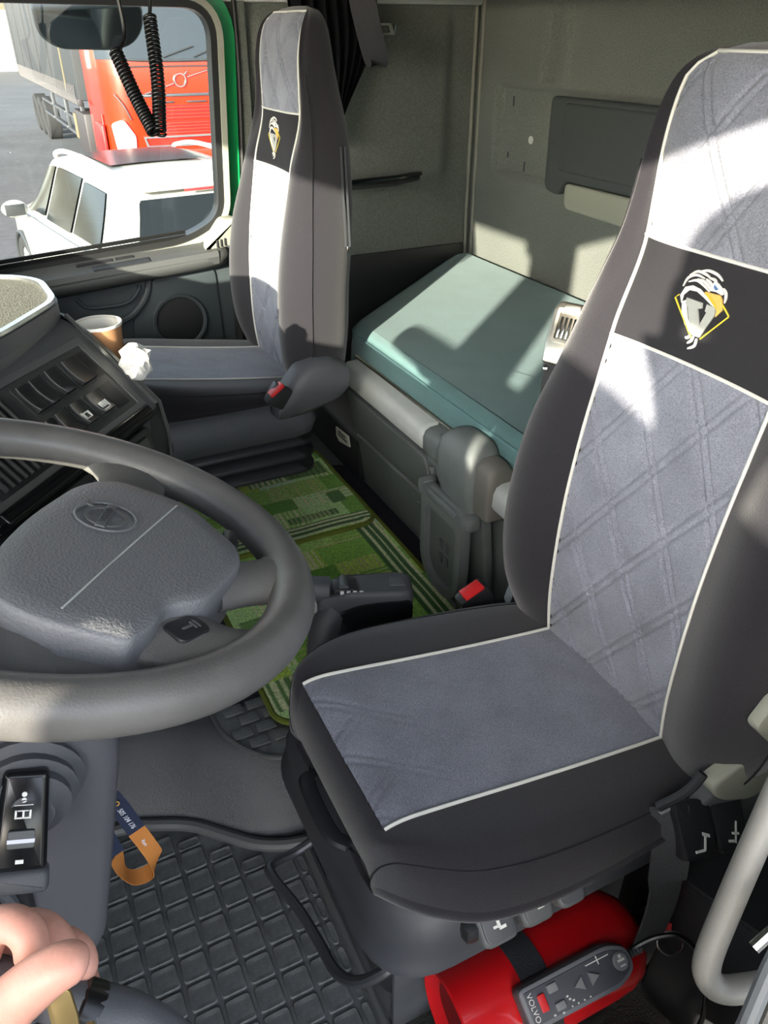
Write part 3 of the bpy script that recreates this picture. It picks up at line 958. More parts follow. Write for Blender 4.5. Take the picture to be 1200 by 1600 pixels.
# pan and rubber bellows
pan(P2, [(.442, .23, .68, .18, .08), (.425, .215, .69, .205, .06), (.40, .205, .69, .215, .06), (.37, .20, .70, .225, .06), (.335, .215, .69, .215, .06), (.325, .23, .68, .20, .06)]).build('seat_pan', 'plastic_dark', ps, smooth=50)
be = []
for k in range(3):
    z = .318 - k * .040
    be += [(z + .012, .245, .665, .185, .05), (z, .215, .69, .215, .06), (z - .012, .215, .69, .215, .06), (z - .022, .25, .66, .18, .05)]
pan(P2, be).build('bellows', 'plastic_black', ps, smooth=70)
MB().box((.43, 2.085, .255), (.40, .16, .21), .01).build('pedestal', 'plastic_black', ps)
for k in range(3):
    MB().lathe([(.009, 0), (.011, .002), (.011, .007), (.009, .009)], Matrix.Translation((.262 - k * .009, 1.675, .437)) @ Matrix.Rotation(R(90), 4, 'Y'), 16).build('knob_ring', 'metal_dark', ps)

# ================================================================== DASHBOARD
TR = V((.084, 1.304, .842))
D1 = V((-.67018, -.7422, 0)); D2 = V((.53215, -.48052, -.69708)); DN = V((.51737, -.46717, .71699))
MD = basis(TR, D1, D2, DN)       # panel coordinates: s towards the driver, t down the slope, n out of the panel
def DP(s, t, n=0): return MD @ V((s, t, n))
da = empty('dashboard', (-.3, 1.2, .15), 'dark grey angled dashboard with switch panel and side console', 'dashboard')
# console body behind the switch panel
prof = [(-.16, -.12, -.03), (-.02, -.118, -.006), (.0, -.02, .0), (.0, .15, .0), (-.012, .165, -.01)]
def dsec(s):
    pts = [DP(s, -.085, -.045), DP(s, -.060, -.016), DP(s, -.035, -.004), DP(s, -.01, .001), DP(s, .148, .001), DP(s, .158, -.004), DP(s, .160, -.03)]
    base = pts[-1]
    pts += [V((base.x - .005, base.y + .004, .62)), V((base.x - .05, base.y + .05, .30)), V((base.x - .12, base.y + .12, .16)), V((base.x - .42, base.y + .42, .16)), V((pts[0].x - .30, pts[0].y + .30, .80))]
    return pts
rows = [dsec(s) for s in (-.030, -.022, .0, .05, .1, .2, .3, .4, .55, .75)]
MB().grid(rows, closed_u=True, cap=True).build('console_body', 'dash', da, smooth=40)
# side cheek: smooth outer shell that runs down the passenger side
ck = []
for s, n0 in ((-.028, .004), (-.036, .003), (-.046, -.004), (-.052, -.016)):
    pts = [DP(s, t, n0 + dn) for t, dn in ((-.10, -.05), (-.08, -.024), (-.05, -.006), (0, .004), (.05, .006), (.10, .005), (.155, .004))]
    e = pts[-1]
    pts += [V((e.x + .006, e.y - .006, .68)), V((e.x + .004, e.y - .008, .64)), V((e.x - .02, e.y + .0, .50)), V((e.x - .06, e.y + .03, .30))]
    ck.append(pts)
ck.append([p + V((-.10, .12, -.02)) for p in ck[-1]])
ck.append([p + V((-.34, .30, -.06)) for p in ck[-2]])
MB().grid(ck).build('side_cheek', 'dash', da, smooth=60)
MB().tube([DP(-.0275, t, .0045) for t in (-.045, 0, .05, .1, .155)], .0035, 6).build('cheek_seam', 'dash_panel', da)
# switch field, recessed with a raised border
fld = MB().ring([(-.008, -.004), (.36, -.004), (.36, .150), (-.008, .150)], [(.004, .008), (.35, .008), (.35, .136), (.004, .136)], -.004, .005, MD).build('switch_frame', 'dash', da)
MB().prism([(.0, .004), (.355, .004), (.355, .140), (.0, .140)], -.012, .0025, MD).build('switch_field', 'dash_panel', da)
MB().prism(rpoly([(-.005, .146), (.36, .146), (.36, .168), (-.005, .168)], .006), -.02, .012, MD, .006, 3).build('lower_lip', 'plastic_gloss', da)
def rocker(s0, s1, t0, t1, tilt=.004, icon=None):
    well = MB().ring(rpoly([(s0 - .004, t0 - .004), (s1 + .004, t0 - .004), (s1 + .004, t1 + .004), (s0 - .004, t1 + .004)], .004), rpoly([(s0 - .001, t0 - .001), (s1 + .001, t0 - .001), (s1 + .001, t1 + .001), (s0 - .001, t1 + .001)], .003), .0015, .0045, MD)
    b = MB()
    rws = []
    for k in range(6):
        t = t0 + (t1 - t0) * k / 5
        h = .004 + tilt * (2 * k / 5 - 1) ** 2 + tilt * (k / 5)
        rws.append([DP(s0, t, .0), DP(s0, t, h - .001), DP(s0 + .001, t, h), DP(s1 - .003, t, h), DP(s1, t, h + .002), DP(s1, t, 0)])
    o = b.grid(rws, cap=True).build('rocker_switch', 'switch_black', da)
    well.build('bezel', 'dash_panel', o)
    MB().tube([DP(s1 - .001, t0 + (t1 - t0) * k / 5, .0065 + tilt * (2 * k / 5 - 1) ** 2 + tilt * (k / 5)) for k in range(6)], .0012, 5).build('rocker_edge_glint', 'plastic_mid', o)  # pale strip painting the light caught along the rocker's edge
    if icon:
        ic = MB()
        cs, ct = (s0 + s1) / 2, t0 + (t1 - t0) * .68
        hh = .0125
        def st(a, b_, c, d, w=.0012):
            dv = V((c - a, d - b_)); n = V((-dv.y, dv.x)).normalized() * w / 2
            ic.prism([(a + n.x, b_ + n.y), (c + n.x, d + n.y), (c - n.x, d - n.y), (a - n.x, b_ - n.y)], hh - .006, hh, Matrix.Translation((0, 0, 0)) @ MD @ Matrix.Translation((cs, ct, -.002)))
        for seg in icon: st(*seg)
        ic.build('icon', 'icon_white', o, smooth=0)
    return o
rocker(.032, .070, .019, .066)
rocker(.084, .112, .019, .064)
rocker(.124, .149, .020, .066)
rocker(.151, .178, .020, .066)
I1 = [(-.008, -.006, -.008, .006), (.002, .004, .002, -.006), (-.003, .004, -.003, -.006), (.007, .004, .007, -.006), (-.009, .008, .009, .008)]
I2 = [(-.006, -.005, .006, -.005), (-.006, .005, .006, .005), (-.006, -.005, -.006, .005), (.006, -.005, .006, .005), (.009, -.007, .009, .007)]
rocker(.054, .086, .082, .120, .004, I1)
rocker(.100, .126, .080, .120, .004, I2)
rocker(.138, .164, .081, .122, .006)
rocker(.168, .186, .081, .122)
for (a, b_) in ((.010, .028),):
    MB().prism([(a, .018), (b_, .018), (b_, .068), (a, .068)], .002, .0035, MD).build('blank_well', 'plastic_black', da)
    MB().prism([(a + .006, .080), (b_ + .018, .080), (b_ + .018, .126), (a + .006, .126)], .002, .0032, MD).build('blank_well', 'plastic_black', da)
# air vent slats nearer the driver
vent = MB().prism(rpoly([(.205, .008), (.335, .008), (.335, .136), (.205, .136)], .006), -.01, .004, MD, .002).build('air_vent', 'plastic_black', da)
for k in range(9):
    MB().box(DP(.216 + k * .013, .072, .007), (.004, .115, .008), .001, basis((0, 0, 0), D1, D2, DN).to_3x3()).build('slat', 'dash_panel', vent)
# lower stack: recessed radio and climate unit
LM = basis(DP(0, .165, -.03), D1, V((.15, -.135, -.98)).normalized(), V((.73, -.66, .2)).normalized())
lw = MB().prism(rpoly([(.0, .0), (.36, .0), (.36, .18), (.0, .18)], .01), -.02, .012, LM, .004).build('lower_stack', 'plastic_black', da)
MB().prism(rpoly([(.02, .012), (.17, .012), (.17, .058), (.02, .058)], .004), .01, .018, LM, .002).build('radio', 'dash_panel', lw)
for k in range(4):
    MB().prism(rpoly([(.03 + k * .03, .036), (.052 + k * .03, .036), (.052 + k * .03, .050), (.03 + k * .03, .050)], .002), .017, .020, LM, .001).build('radio_button', 'switch_black', lw)
MB().prism([(.07, .022), (.11, .022), (.11, .026), (.07, .026)], .0175, .0185, LM).build('radio_print', 'icon_white', lw)
MB().prism(rpoly([(.19, .02), (.35, .02), (.35, .15), (.19, .15)], .008), .01, .02, LM, .004).build('climate_unit', 'dash_panel', lw)
cs = MB()
for k in range(8):
    cs.box(LM @ V((.215 + k * .007, .04, .021)), (.003, .012, .004), .001, LM.to_3x3())
cs.build('slider', 'plastic_mid', lw)
MB().prism(rpoly([(.02, .075), (.17, .075), (.17, .15), (.02, .15)], .006), .01, .016, LM, .003).build('ashtray_door', 'dash_panel', lw)
kb = MB().lathe([(0, .03), (.012, .03), (.016, .026), (.017, .006), (.02, 0)], LM @ Matrix.Translation((.29, .10, .02)), 24).build('rotary_knob', 'plastic_gloss', lw)
MB().lathe([(.0175, .010), (.0185, .012), (.0185, .016), (.0175, .018)], LM @ Matrix.Translation((.29, .10, .02)), 24).build('knob_ring', 'chrome', kb)
# instrument hood in front of the driver (mostly behind the wheel) and far passenger dash
MB().prism(rpoly([(-.30, .62), (-.28, .80), (-.34, .98), (-.60, 1.0), (-.9, .84), (-.9, .45), (-.4, .45)], .03), .17, .86, MXZ, .01).build('instrument_hood', 'dash', da)
MB().prism(rpoly([(-.12, .50), (-.10, .74), (-.16, .86), (-.42, .90), (-.9, .82), (-.9, .40), (-.2, .36)], .04), 1.50, 2.34, MXZ, .012).build('passenger_dash', 'dash', da)

# ---- tray on the dash top: speckled liner in a chrome edged rim
tr = empty('dash_tray', (-.2, 1.4, .85), 'speckled grey dash top tray with bright chrome rim', 'tray')
tp = [(-.52, .70), (-.30, .88), (-.02, 1.204), (.063, 1.330), (.072, 1.362), (.064, 1.478), (.030, 1.525), (-.10, 1.60), (-.52, 1.60)]
tpr = rpoly(tp, [.01, .05, .05, .03, .03, .03, .04, .05, .01], 4)
def inset(poly, d):
    return offs(poly, -d) if True else poly
MB().prism(tpr, .835, .892, None, .006).build('tray_body', 'dash', tr)
MB().ring(offs(tpr, .004), offs(tpr, -.004), .870, .896).build('outer_rim', 'plastic_dark', tr)
MB().ring(offs(tpr, .001), offs(tpr, -.009), .890, .904).build('chrome_rim', 'chrome_trim', tr)
MB().prism(offs(tpr, -.008), .885, .899).build('liner', 'tray_speckle', tr)

# ---- cup holder, cup and tissue
ch = empty('cup_holder', (.13, 1.367, .74), 'black ring cup holder clipped to the dash side', 'cup holder')
CM = Matrix.Translation((.13, 1.367, 0))
MB().lathe([(.038, .755), (.044, .755), (.046, .762), (.044, .772), (.038, .772), (.038, .755)], CM, 32).build('ring', 'plastic_black', ch)
MB().tube(catmull([(.13, 1.325, .763), (.175, 1.335, .768), (.187, 1.36, .778), (.178, 1.385, .79), (.160, 1.395, .795)], 5), .006, 8).build('clip', 'chrome_trim', ch)
MB().box((.07, 1.36, .755), (.06, .05, .02), .006).build('arm', 'plastic_black', ch)
cp_ = empty('paper_cup', (.13, 1.367, .735), 'brown paper coffee cup with white inside, standing in the dash cup holder', 'cup')
MB().lathe([(0, .737), (.029, .737), (.0295, .735), (.0385, .848), (.0375, .848), (.0290, .742), (0, .742)], CM, 40).build('cup_wall', 'cup_card', cp_)
MB().lathe([(.0372, .8475), (.0292, .764), (0, .764)], CM, 40).build('cup_lining', 'cup_white', cp_)
MB().lathe([(.0372, .848), (.0382, .8505), (.0398, .8505), (.0404, .848), (.0398, .8455), (.0386, .8455)], CM, 40).build('rolled_rim', 'cup_white', cp_)
random.seed(5)
b = bmesh.new()
bmesh.ops.create_icosphere(b, subdivisions=3, radius=1)
for v in b.verts:
    k = 1 + .16 * math.sin(v.co.x * 5 + 1) * math.cos(v.co.z * 6) + .14 * math.sin(v.co.y * 9 + v.co.z * 7) + random.uniform(-.07, .07)
    v.co = V((v.co.x * .024 * k, v.co.y * .026 * k, v.co.z * .029 * k))
tag(MB().bm(b, Matrix.Translation((.170, 1.285, .800))).build('crumpled_tissue', 'tissue', smooth=25), 'crumpled white tissue tucked beside the paper cup', 'tissue')

# ================================================================== STEERING WHEEL
WC = V((-.014, .605, .906)); WT = R(20.7)
E1 = V((0, 1, 0)); E2 = V((-math.cos(WT), 0, math.sin(WT))); EN = V((math.sin(WT), 0, math.cos(WT)))
MW = basis(WC, E1, E2, EN)
sw = empty('steering_wheel', WC - EN * .08, 'large dark grey leather steering wheel with four spokes and embossed maker badge', 'steering wheel')
path = [MW @ V((.2095 * math.cos(a), .2095 * math.sin(a), 0)) for a in [2 * math.pi * k / 96 for k in range(96)]]
MB().tube(path, .0208, 20, closed=True).build('rim', 'wheel_leather', sw, smooth=80)
PADO = [(.092, -.062), (.070, -.026), (.0, .022), (-.062, .052), (-.118, .058), (-.147, .026), (-.172, -.028), (-.150, -.052), (-.127, -.063), (-.120, -.098), (-.060, -.147), (-.030, -.153), (.050, -.126)]
pr = rpoly(PADO, [.022, .02, .03, .03, .02, .015, .008, .015, .015, .02, .02, .02, .02], 5)
pc = V((sum(p[0] for p in PADO) / len(PADO), sum(p[1] for p in PADO) / len(PADO)))
def dome(poly, prof):
    rows = []
    for k, h in prof:
        rows.append([MW @ V((pc.x + (p[0] - pc.x) * k, pc.y + (p[1] - pc.y) * k, h)) for p in poly])
    return MB().grid(rows, closed_u=True, cap=True)
pad = dome(pr, [(.95, -.045), (1.0, -.03), (1.0, .014), (.996, .0185), (.985, .0215), (.965, .0230), (.8, .0238), (.5, .0245), (.2, .025)]).build('hub_pad', 'wheel_pad', sw, smooth=50)
def zpad(a, b): return .0245
MB().tube([MW @ V((.040 + (-.134 - .040) * t, -.112 + (.011 + .112) * t, .0232 + .0012 * math.sin(math.pi * t))) for t in [k / 16 for k in range(17)]], .0011, 5).build('pad_seam', 'rail_grey', pad)
# spokes: (inner point, outer point on the rim, half widths)
for (a0, b0), (a1, b1), w0, w1, h0 in (((.05, -.075), (.182, -.105), .042, .040, -.009), ((-.055, -.120), (-.045, -.207), .034, .036, 0), ((-.112, -.052), (-.172, -.112), .046, .046, 0), ((-.10, .030), (-.205, .045), .034, .034, -.006)):
    d = V((a1 - a0, b1 - b0)); n = V((-d.y, d.x)).normalized()
    rows = []
    for t, wk, hk in ((0, w0 * 1.15, .004), (.25, w0 * .95, .003), (.5, (w0 + w1) / 2 * .8, .003), (.75, w1 * .85, .006), (.92, w1 * 1.15, .007), (1.0, w1 * 1.45, .004)):
        c = V((a0, b0)) + d * t
        sec = []
        for k in range(16):
            an = 2 * math.pi * k / 16
            sec.append(MW @ V((c.x + n.x * wk * math.cos(an), c.y + n.y * wk * math.cos(an), h0 - .004 + hk * .5 + .0135 * math.sin(an) * (1 if math.sin(an) > 0 else 1.3))))
        rows.append(sec)
    MB().grid(rows, closed_u=True, cap=True).build('spoke', 'wheel_trim', sw, smooth=70)
# lower trim plate joining the spokes below the pad
MB().prism(rpoly([(-.110, -.050), (-.175, -.035), (-.190, .02), (-.165, .055), (-.10, .06)], .02), -.030, -.002, MW, .008, 3).build('lower_trim', 'wheel_trim', sw, smooth=50)
# horn buttons
def wbtn(c, rx, ry, rot, h, nm, icon=True):
    Mb = MW @ Matrix.Translation((c[0], c[1], h)) @ Matrix.Rotation(rot, 4, 'Z')
    o = MB().prism(rpoly([(-rx, -ry), (rx * .8, -ry), (rx, 0), (rx * .8, ry), (-rx, ry)], .007), -.012, .004, Mb, .002).build(nm, 'plastic_black', sw)
    if icon:
        ic = MB().prism([(-.006, -.001), (.004, -.001), (.004, .001), (-.006, .001)], .0038, .0046, Mb)
        ic.prism([(.004, -.004), (.006, -.004), (.006, .004), (.004, .004)], .0038, .0046, Mb)
        ic.prism([(.008, -.005), (.0095, -.004), (.0095, .004), (.008, .005)], .0038, .0046, Mb)
        ic.build('icon', 'plastic_mid', o, smooth=0)
wbtn((-.140, -.080), .017, .0125, R(-60), .0085, 'horn_button')
wbtn((.008, -.160), .016, .007, R(-15), .0075, 'horn_button', False)
# embossed badge: recessed oval, ring with arrow, slanted bar with lettering
LB = MW @ Matrix.Translation((.004, -.041, .0246)) @ Matrix.Rotation(math.atan2(-.022, .049), 4, 'Z')
lb = MB().lathe([(.019, -.001), (.0255, -.001), (.027, .0004), (.0255, .0014), (.024, .0004)], LB, 36).build('badge_rim', 'wheel_pad', pad)
bg_ = MB().lathe([(.0145, 0), (.0145, .0016), (.0185, .0016), (.0185, 0)], LB, 36)
bg_.prism([(.010, .012), (.016, .016), (.0215, .0215), (.0135, .020)], 0, .0018, LB)
bg_.build('badge_ring', 'plastic_mid', pad)
MB().prism([(-.0215, -.0042), (.0215, -.0042), (.0215, .0042), (-.0215, .0042)], .0004, .0022, LB, .0004).build('badge_bar', 'plastic_mid', pad)
text_mb('VOLVO', .0085, LB @ Matrix.Translation((0, 0, .0023)), .0003).build('badge_lettering', 'plastic_black', pad, smooth=0)

# ---- column shroud and stalk
co = empty('steering_column', (-.15, .60, .40), 'smooth grey steering column shroud below the wheel', 'steering column')
sp_ = [(-.005, .80), (.002, .74), (-.030, .60), (-.060, .475), (-.078, .452), (-.105, .445), (-.30, .40), (-.42, .45), (-.36, .72), (-.10, .86)]
rows = []
pp = rpoly(sp_, [.02, .03, .05, .03, .02, .02, .05, .05, .05, .03], 5)
cxx = sum(p[0] for p in pp) / len(pp); czz = sum(p[1] for p in pp) / len(pp)
for y, k in ((.5185, .60), (.519, .86), (.522, .95), (.530, .988), (.545, 1.0), (.665, 1.0), (.683, .99), (.688, .95), (.690, .80)):
    rows.append([V((cxx + (p[0] - cxx) * k, y, czz + (p[1] - czz) * k)) for p in pp])
MB().grid(rows, closed_u=True, cap=True).build('shroud', 'column_grey', co, smooth=50)
MB().tube([WC - EN * .03, WC - EN * .16], [.045, .055], 20).build('shaft_cover', 'plastic_dark', co)
bt = MB()
for k, (r_, y_) in enumerate(((.040, .522), (.043, .512), (.036, .508), (.037, .500), (.030, .496), (.030, .486), (.022, .482), (.020, .47))):
    pass
bt.grid([[V((-.082 + r_ * .9 * math.cos(a) * (1 + .12 * math.cos(a) ** 2), y_, .735 + r_ * math.sin(a) * 1.05)) for a in [2 * math.pi * q / 28 for q in range(28)]]
         for r_, y_ in ((.046, .524), (.048, .512), (.040, .508), (.041, .500), (.034, .497), (.034, .488), (.025, .485), (.020, .478))], closed_u=True, cap=True)
bt.build('stalk_boot', 'plastic_dark', co, smooth=50)
stk = empty('control_stalk', (-.1, .47, .72), 'black flat wiper stalk with white printed symbols beside the column shroud', 'control stalk')
SA, SB = V((-.078, .490, .752)), V((-.102, .432, .745))
sx = V((.95, -.25, .12)).normalized()
A0, A1 = V((-.074, .497, .768)), V((-.098, .462, .702))
sdir = (A1 - A0).normalized(); snn = V((.085, -.47, .55)); snn = (snn - sdir * snn.dot(sdir)).normalized(); swd = sdir.cross(snn)
MS = basis(A0, swd, sdir, snn)
Ln = (A1 - A0).length
MB().prism(rpoly([(-.017, -.002), (.017, -.002), (.0205, Ln), (-.0205, Ln)], .006), -.008, .010, MS, .005, 3).build('lever', 'plastic_gloss', stk)
MB().prism(rpoly([(-.0225, Ln - .002), (.0225, Ln - .002), (.0235, Ln + .018), (-.0235, Ln + .018)], .007), -.012, .012, MS, .006, 3).build('end_cap', 'plastic_dark', stk)
wi_ = MB().prism(rpoly([(-.010, Ln * .56), (.010, Ln * .56), (.010, Ln * .74), (-.010, Ln * .74)], .002), .009, .0125, MS, .001).build('slider', 'plastic_mid', stk)
MB().prism([(-.010, Ln * .64), (.010, Ln * .64), (.010, Ln * .68), (-.010, Ln * .68)], .012, .0132, MS).build('slider_mark', 'lanyard_white', wi_, smooth=0)
ic = MB()
for c, r_ in (((.0, Ln * .20), .0020), ((.0, Ln * .26), .0020)):
    ic.lathe([(0, .0108), (r_, .0108), (r_, .0098)], MS @ Matrix.Translation((c[0], c[1], 0)), 10)
ic.prism([(-.007, Ln * .305), (.007, Ln * .305), (.007, Ln * .312), (-.007, Ln * .312)], .0098, .0108, MS)
for q in ([(-.006, Ln * .43), (.006, Ln * .43), (.006, Ln * .445), (-.006, Ln * .445)], [(-.006, Ln * .36), (-.0045, Ln * .36), (-.0045, Ln * .44), (-.006, Ln * .44)], [(.0045, Ln * .36), (.006, Ln * .36), (.006, Ln * .44), (.0045, Ln * .44)], [(-.001, Ln * .37), (.0005, Ln * .37), (.0005, Ln * .44), (-.001, Ln * .44)], [(-.004, Ln * .36), (.004, Ln * .36), (.004, Ln * .37), (-.004, Ln * .37)],
          [(-.003, Ln * .86), (.003, Ln * .86), (.003, Ln * .90), (-.003, Ln * .90)]):
    ic.prism(q, .0098, .0108, MS)
tag(ic.build('printed_symbols', 'icon_white', stk, smooth=0), kind='stuff')
# lock barrel housing left of the column
ig = empty('ignition_housing', (-.13, .50, .62), 'black moulded ignition housing under the control stalk', 'ignition')
MB().prism(rpoly([(-.215, .70), (-.118, .665), (-.106, .60), (-.115, .52), (-.215, .50)], .02), .508, .54, MXZ, .008, 3).build('housing', 'plastic_black', ig)
MB().tube(catmull([(-.20, .505, .655), (-.135, .503, .64), (-.122, .503, .60), (-.13, .503, .54)], 5), .006, 8).build('moulded_edge', 'plastic_dark', ig)

# ================================================================== BUNK
bkm = empty('bunk_mattress', (1.18, 1.3, .45), 'thick teal grey mattress lying on the lower bunk', 'mattress')
mp_ = [(.812, .08), (1.545, .08), (1.545, 2.425), (1.475, 2.43), (.865, 1.915), (.812, 1.85)]
mpr = rpoly(mp_, [.03, .03, .03, .05, .06, .03], 6)
mcx, mcy = 1.2, 1.3
mrows = []
for ins, z in ((.03, .449), (.008, .453), (.0, .467), (-.004, .50), (-.002, .545), (.002, .575), (.010, .590), (.022, .598), (.036, .602)):
    mrows.append([V((p[0], p[1], z)) for p in offs(mpr, -ins)])
mm = MB().grid(mrows, closed_u=True)
bmt = bmesh.new()
ff = bmt.faces.new([bmt.verts.new(p) for p in mrows[-1]])
bmesh.ops.triangulate(bmt, faces=[ff], ngon_method='EAR_CLIP')
mm.bm(bmt)
mo = mm.build('cover', 'mattress', bkm, smooth=60)
MB().tube([V((p[0], p[1], .583)) for p in offs(mpr, -.003)], .003, 6, closed=True).build('edge_seam', 'mattress_seam', bkm)
MB().tube([V((p[0], p[1], .47)) for p in offs(mpr, .002)], .003, 6, closed=True).build('edge_seam', 'mattress_seam', bkm)

bb = empty('lower_bunk', (1.1, 1.2, .15), 'grey plastic bunk base with drawer front and pale front rail', 'bunk')
MB().box((1.19, .98, .285), (.72, 1.58, .27), .01).build('locker_body', 'plastic_bunk', bb)
# bed board under the mattress
MB().prism(rpoly([(.80, .08), (1.55, .08), (1.55, 2.44), (1.48, 2.44), (.85, 1.90), (.80, 1.84)], .02), .425, .444).build('bed_board', 'plastic_dark', bb)
Mx = lambda x: Matrix.Translation((x, 0, 0)) @ MYZ
# front panel: lower skirt and drawer
MB().prism(rpoly([(1.12, .155), (1.77, .155), (1.775, .32), (1.765, .455), (1.12, .455)], [.01, .02, .01, .01, .01]), .774, .80, MYZ, .006).build('front_panel', 'plastic_bunk', bb)
dr = MB().prism(rpoly([(1.345, .455), (1.32, .39), (1.345, .352), (1.40, .345), (1.765, .335), (1.770, .455)], [.01, .04, .04, .02, .01, .01]), .763, .79, MYZ, .006, 3).build('drawer_front', 'plastic_bunk_dark', bb)
MB().tube(catmull([(.772, 1.752, .322), (.770, 1.55, .328), (.769, 1.42, .332), (.768, 1.345, .338), (.768, 1.312, .365), (.769, 1.308, .40), (.771, 1.318, .44)], 5), .0075, 10).build('drawer_moulding', 'plastic_bunk', bb)
MB().tube([(.773, 1.42, .285), (.773, 1.37, .288)], .0025, 6).build('moulded_line', 'plastic_bunk', bb)
# the front leans back towards the floor
for o in bb.children:
    if o.name.split('.')[0] in ('front_panel', 'drawer_front', 'drawer_moulding', 'moulded_line'):
        for v in o.data.vertices:
            v.co.x += (.455 - (v.co.z + .15)) * .125
# pale rail
def rail(y0, y1, m, nm, grow=0):
    sec = [(.766, .468), (.760, .478), (.760, .505), (.766, .520), (.778, .526), (.806, .527), (.808, .520), (.790, .47)]
    rows = []
    for y, k in ((y0, .75), (y0 + .008, .97), (y0 + .02, 1), (y1 - .02, 1), (y1 - .008, .97), (y1, .75)):
        rows.append([V((.785 + (a - .785) * (k + grow), y, .498 + (c - .498) * (k + grow))) for a, c in sec])
    return MB().grid(rows, closed_u=True, cap=True).build(nm, m, bb, smooth=50)
rail(1.345, 1.80, 'rail_grey', 'front_rail')
rail(.90, 1.105, 'rail_grey', 'front_rail')
rl = rail(1.235, 1.35, 'plastic_bunk', 'rail_sleeve', .03)
MB().tube([(.806, .90, .532), (.806, 1.80, .532)], .0045, 8).build('rail_trim', 'metal_steel', bb)
text_mb('+', .03, basis((.7795, 1.29, .5285), (0, -1, 0), (1, 0, 0), (0, 0, 1))).build('sleeve_mark', 'plastic_dark', rl, smooth=0)
# dark void wall beside the base (towards the door) with a white tag
vw = MB().box((.818, 2.12, .212), (.03, .66, .125), .004).build('end_board', 'plastic_black', bb)
tg = MB().prism(rpoly([(1.925, .222), (1.945, .232), (1.948, .262), (1.855, .270), (1.845, .238)], .003), .0, .003, basis((.803, 0, 0), (0, 1, 0), (0, 0, 1), (-1, 0, 0))).build('paper_tag', 'paper', bb)
tx = MB()
for z_, y0, y1 in ((.256, 1.925, 1.875), (.246, 1.93, 1.865)):
    tx.box((.7995, (y0 + y1) / 2, z_), (.0015, y0 - y1, .006))
tx.build('tag_print', 'ink', tg, smooth=0)
MB().box((.90, 2.12, .282), (.19, .66, .014), .004).build('end_ledge', 'plastic_dark', bb)
# hinge bracket with fold-down frame in front of the base
br = empty('bunk_latch', (.76, 1.18, .19), 'grey hinged bunk latch bracket hanging at the driver end of pale rail', 'bracket')
rows = []
for z, x0, x1, y0, y1, rr in ((.425, .745, .80, 1.115, 1.24, .02), (.47, .735, .805, 1.11, 1.245, .022), (.53, .733, .81, 1.108, 1.247, .025), (.56, .738, .815, 1.112, 1.243, .028), (.575, .752, .812, 1.125, 1.23, .03), (.580, .77, .80, 1.15, 1.205, .02)):
    rows.append([V((a, b_, z)) for a, b_ in rpoly([(x0, y0), (x1, y0), (x1, y1), (x0, y1)], rr, 5)])
MB().grid(rows, closed_u=True, cap=True).build('upper_block', 'plastic_bunk', br, smooth=60)
rows = []
for z, x0, x1, y0, y1, rr in ((.44, .752, .80, 1.062, 1.12, .012), (.50, .748, .805, 1.058, 1.12, .014), (.545, .75, .81, 1.058, 1.12, .018), (.560, .765, .80, 1.068, 1.12, .02)):
    rows.append([V((a, b_, z)) for a, b_ in rpoly([(x0, y0), (x1, y0), (x1, y1), (x0, y1)], rr, 5)])
MB().grid(rows, closed_u=True, cap=True).build('end_block', 'grab_grey', br, smooth=60)
MB().tube([(.742, 1.135, .415), (.742, 1.255, .415)], .018, 16).build('hinge_roll', 'plastic_bunk', br)
FO = rpoly([(1.115, .43), (1.285, .43), (1.285, .235), (1.245, .185), (1.155, .185), (1.115, .235)], [.02, .02, .05, .03, .03, .05], 6)
FI = rpoly([(1.135, .385), (1.265, .385), (1.265, .24), (1.235, .205), (1.165, .205), (1.135, .24)], [.02, .02, .05, .03, .03, .05], 6)
MB().ring(FO, FI, .728, .752, MYZ).build('frame', 'plastic_bunk', br)
MB().prism(FI, .742, .768, MYZ).build('inset_panel', 'plastic_bunk_dark', br)
cr = MB()
for dy, dz in ((.012, .018), (-.012, .018), (.012, -.018), (-.012, -.018)):
    cr.box((.741, 1.20 + dy, .285 + dz), (.006, .016, .024), .003)
cr.build('cross_mark', 'plastic_dark', br)
for y_, z_ in ((1.108, .415), (1.29, .415)):
    MB().box((.745, y_, z_), (.04, .028, .036), .010).build('hinge_cap', 'plastic_bunk', br)
MB().box((.755, 1.19, .172), (.03, .11, .03), .006).build('foot', 'plastic_bunk', br)

# ================================================================== FLOOR MATS
fm = empty('rubber_floor_mat', (.0, .7, 0), 'black rubber footwell mat of raised square blocks in front of driver seat', 'floor mat')
rim = [(-.50, 1.055), (-.30, 1.05), (-.04, 1.022), (.02, 1.003), (.08, .972), (.13, .925), (.176, .882), (.22, .858), (.262, .846)]
outline = [(.255, .20), (.262, .846)] + [p for p in reversed(rim[:-1])] + [(-.50, .20)]
base_o = [(p[0], p[1]) for p in outline]
MB().prism(base_o, .0, .006).build('mat_base', 'rubber', fm)
MB().tube(catmull([(p[0], p[1], .013) for p in rim], 5), .0125, 10).build('raised_rim', 'rubber_rim', fm)
MB().tube([(.2575, .846, .010), (.256, .55, .010), (.25, .20, .010)], .009, 8).build('raised_rim', 'rubber_rim', fm)
def rim_y(x):
    return itp([(p[0], p[1]) for p in rim], x)[0]
PT = .0465
tile_me = None
ntile = 0
hs = .0205
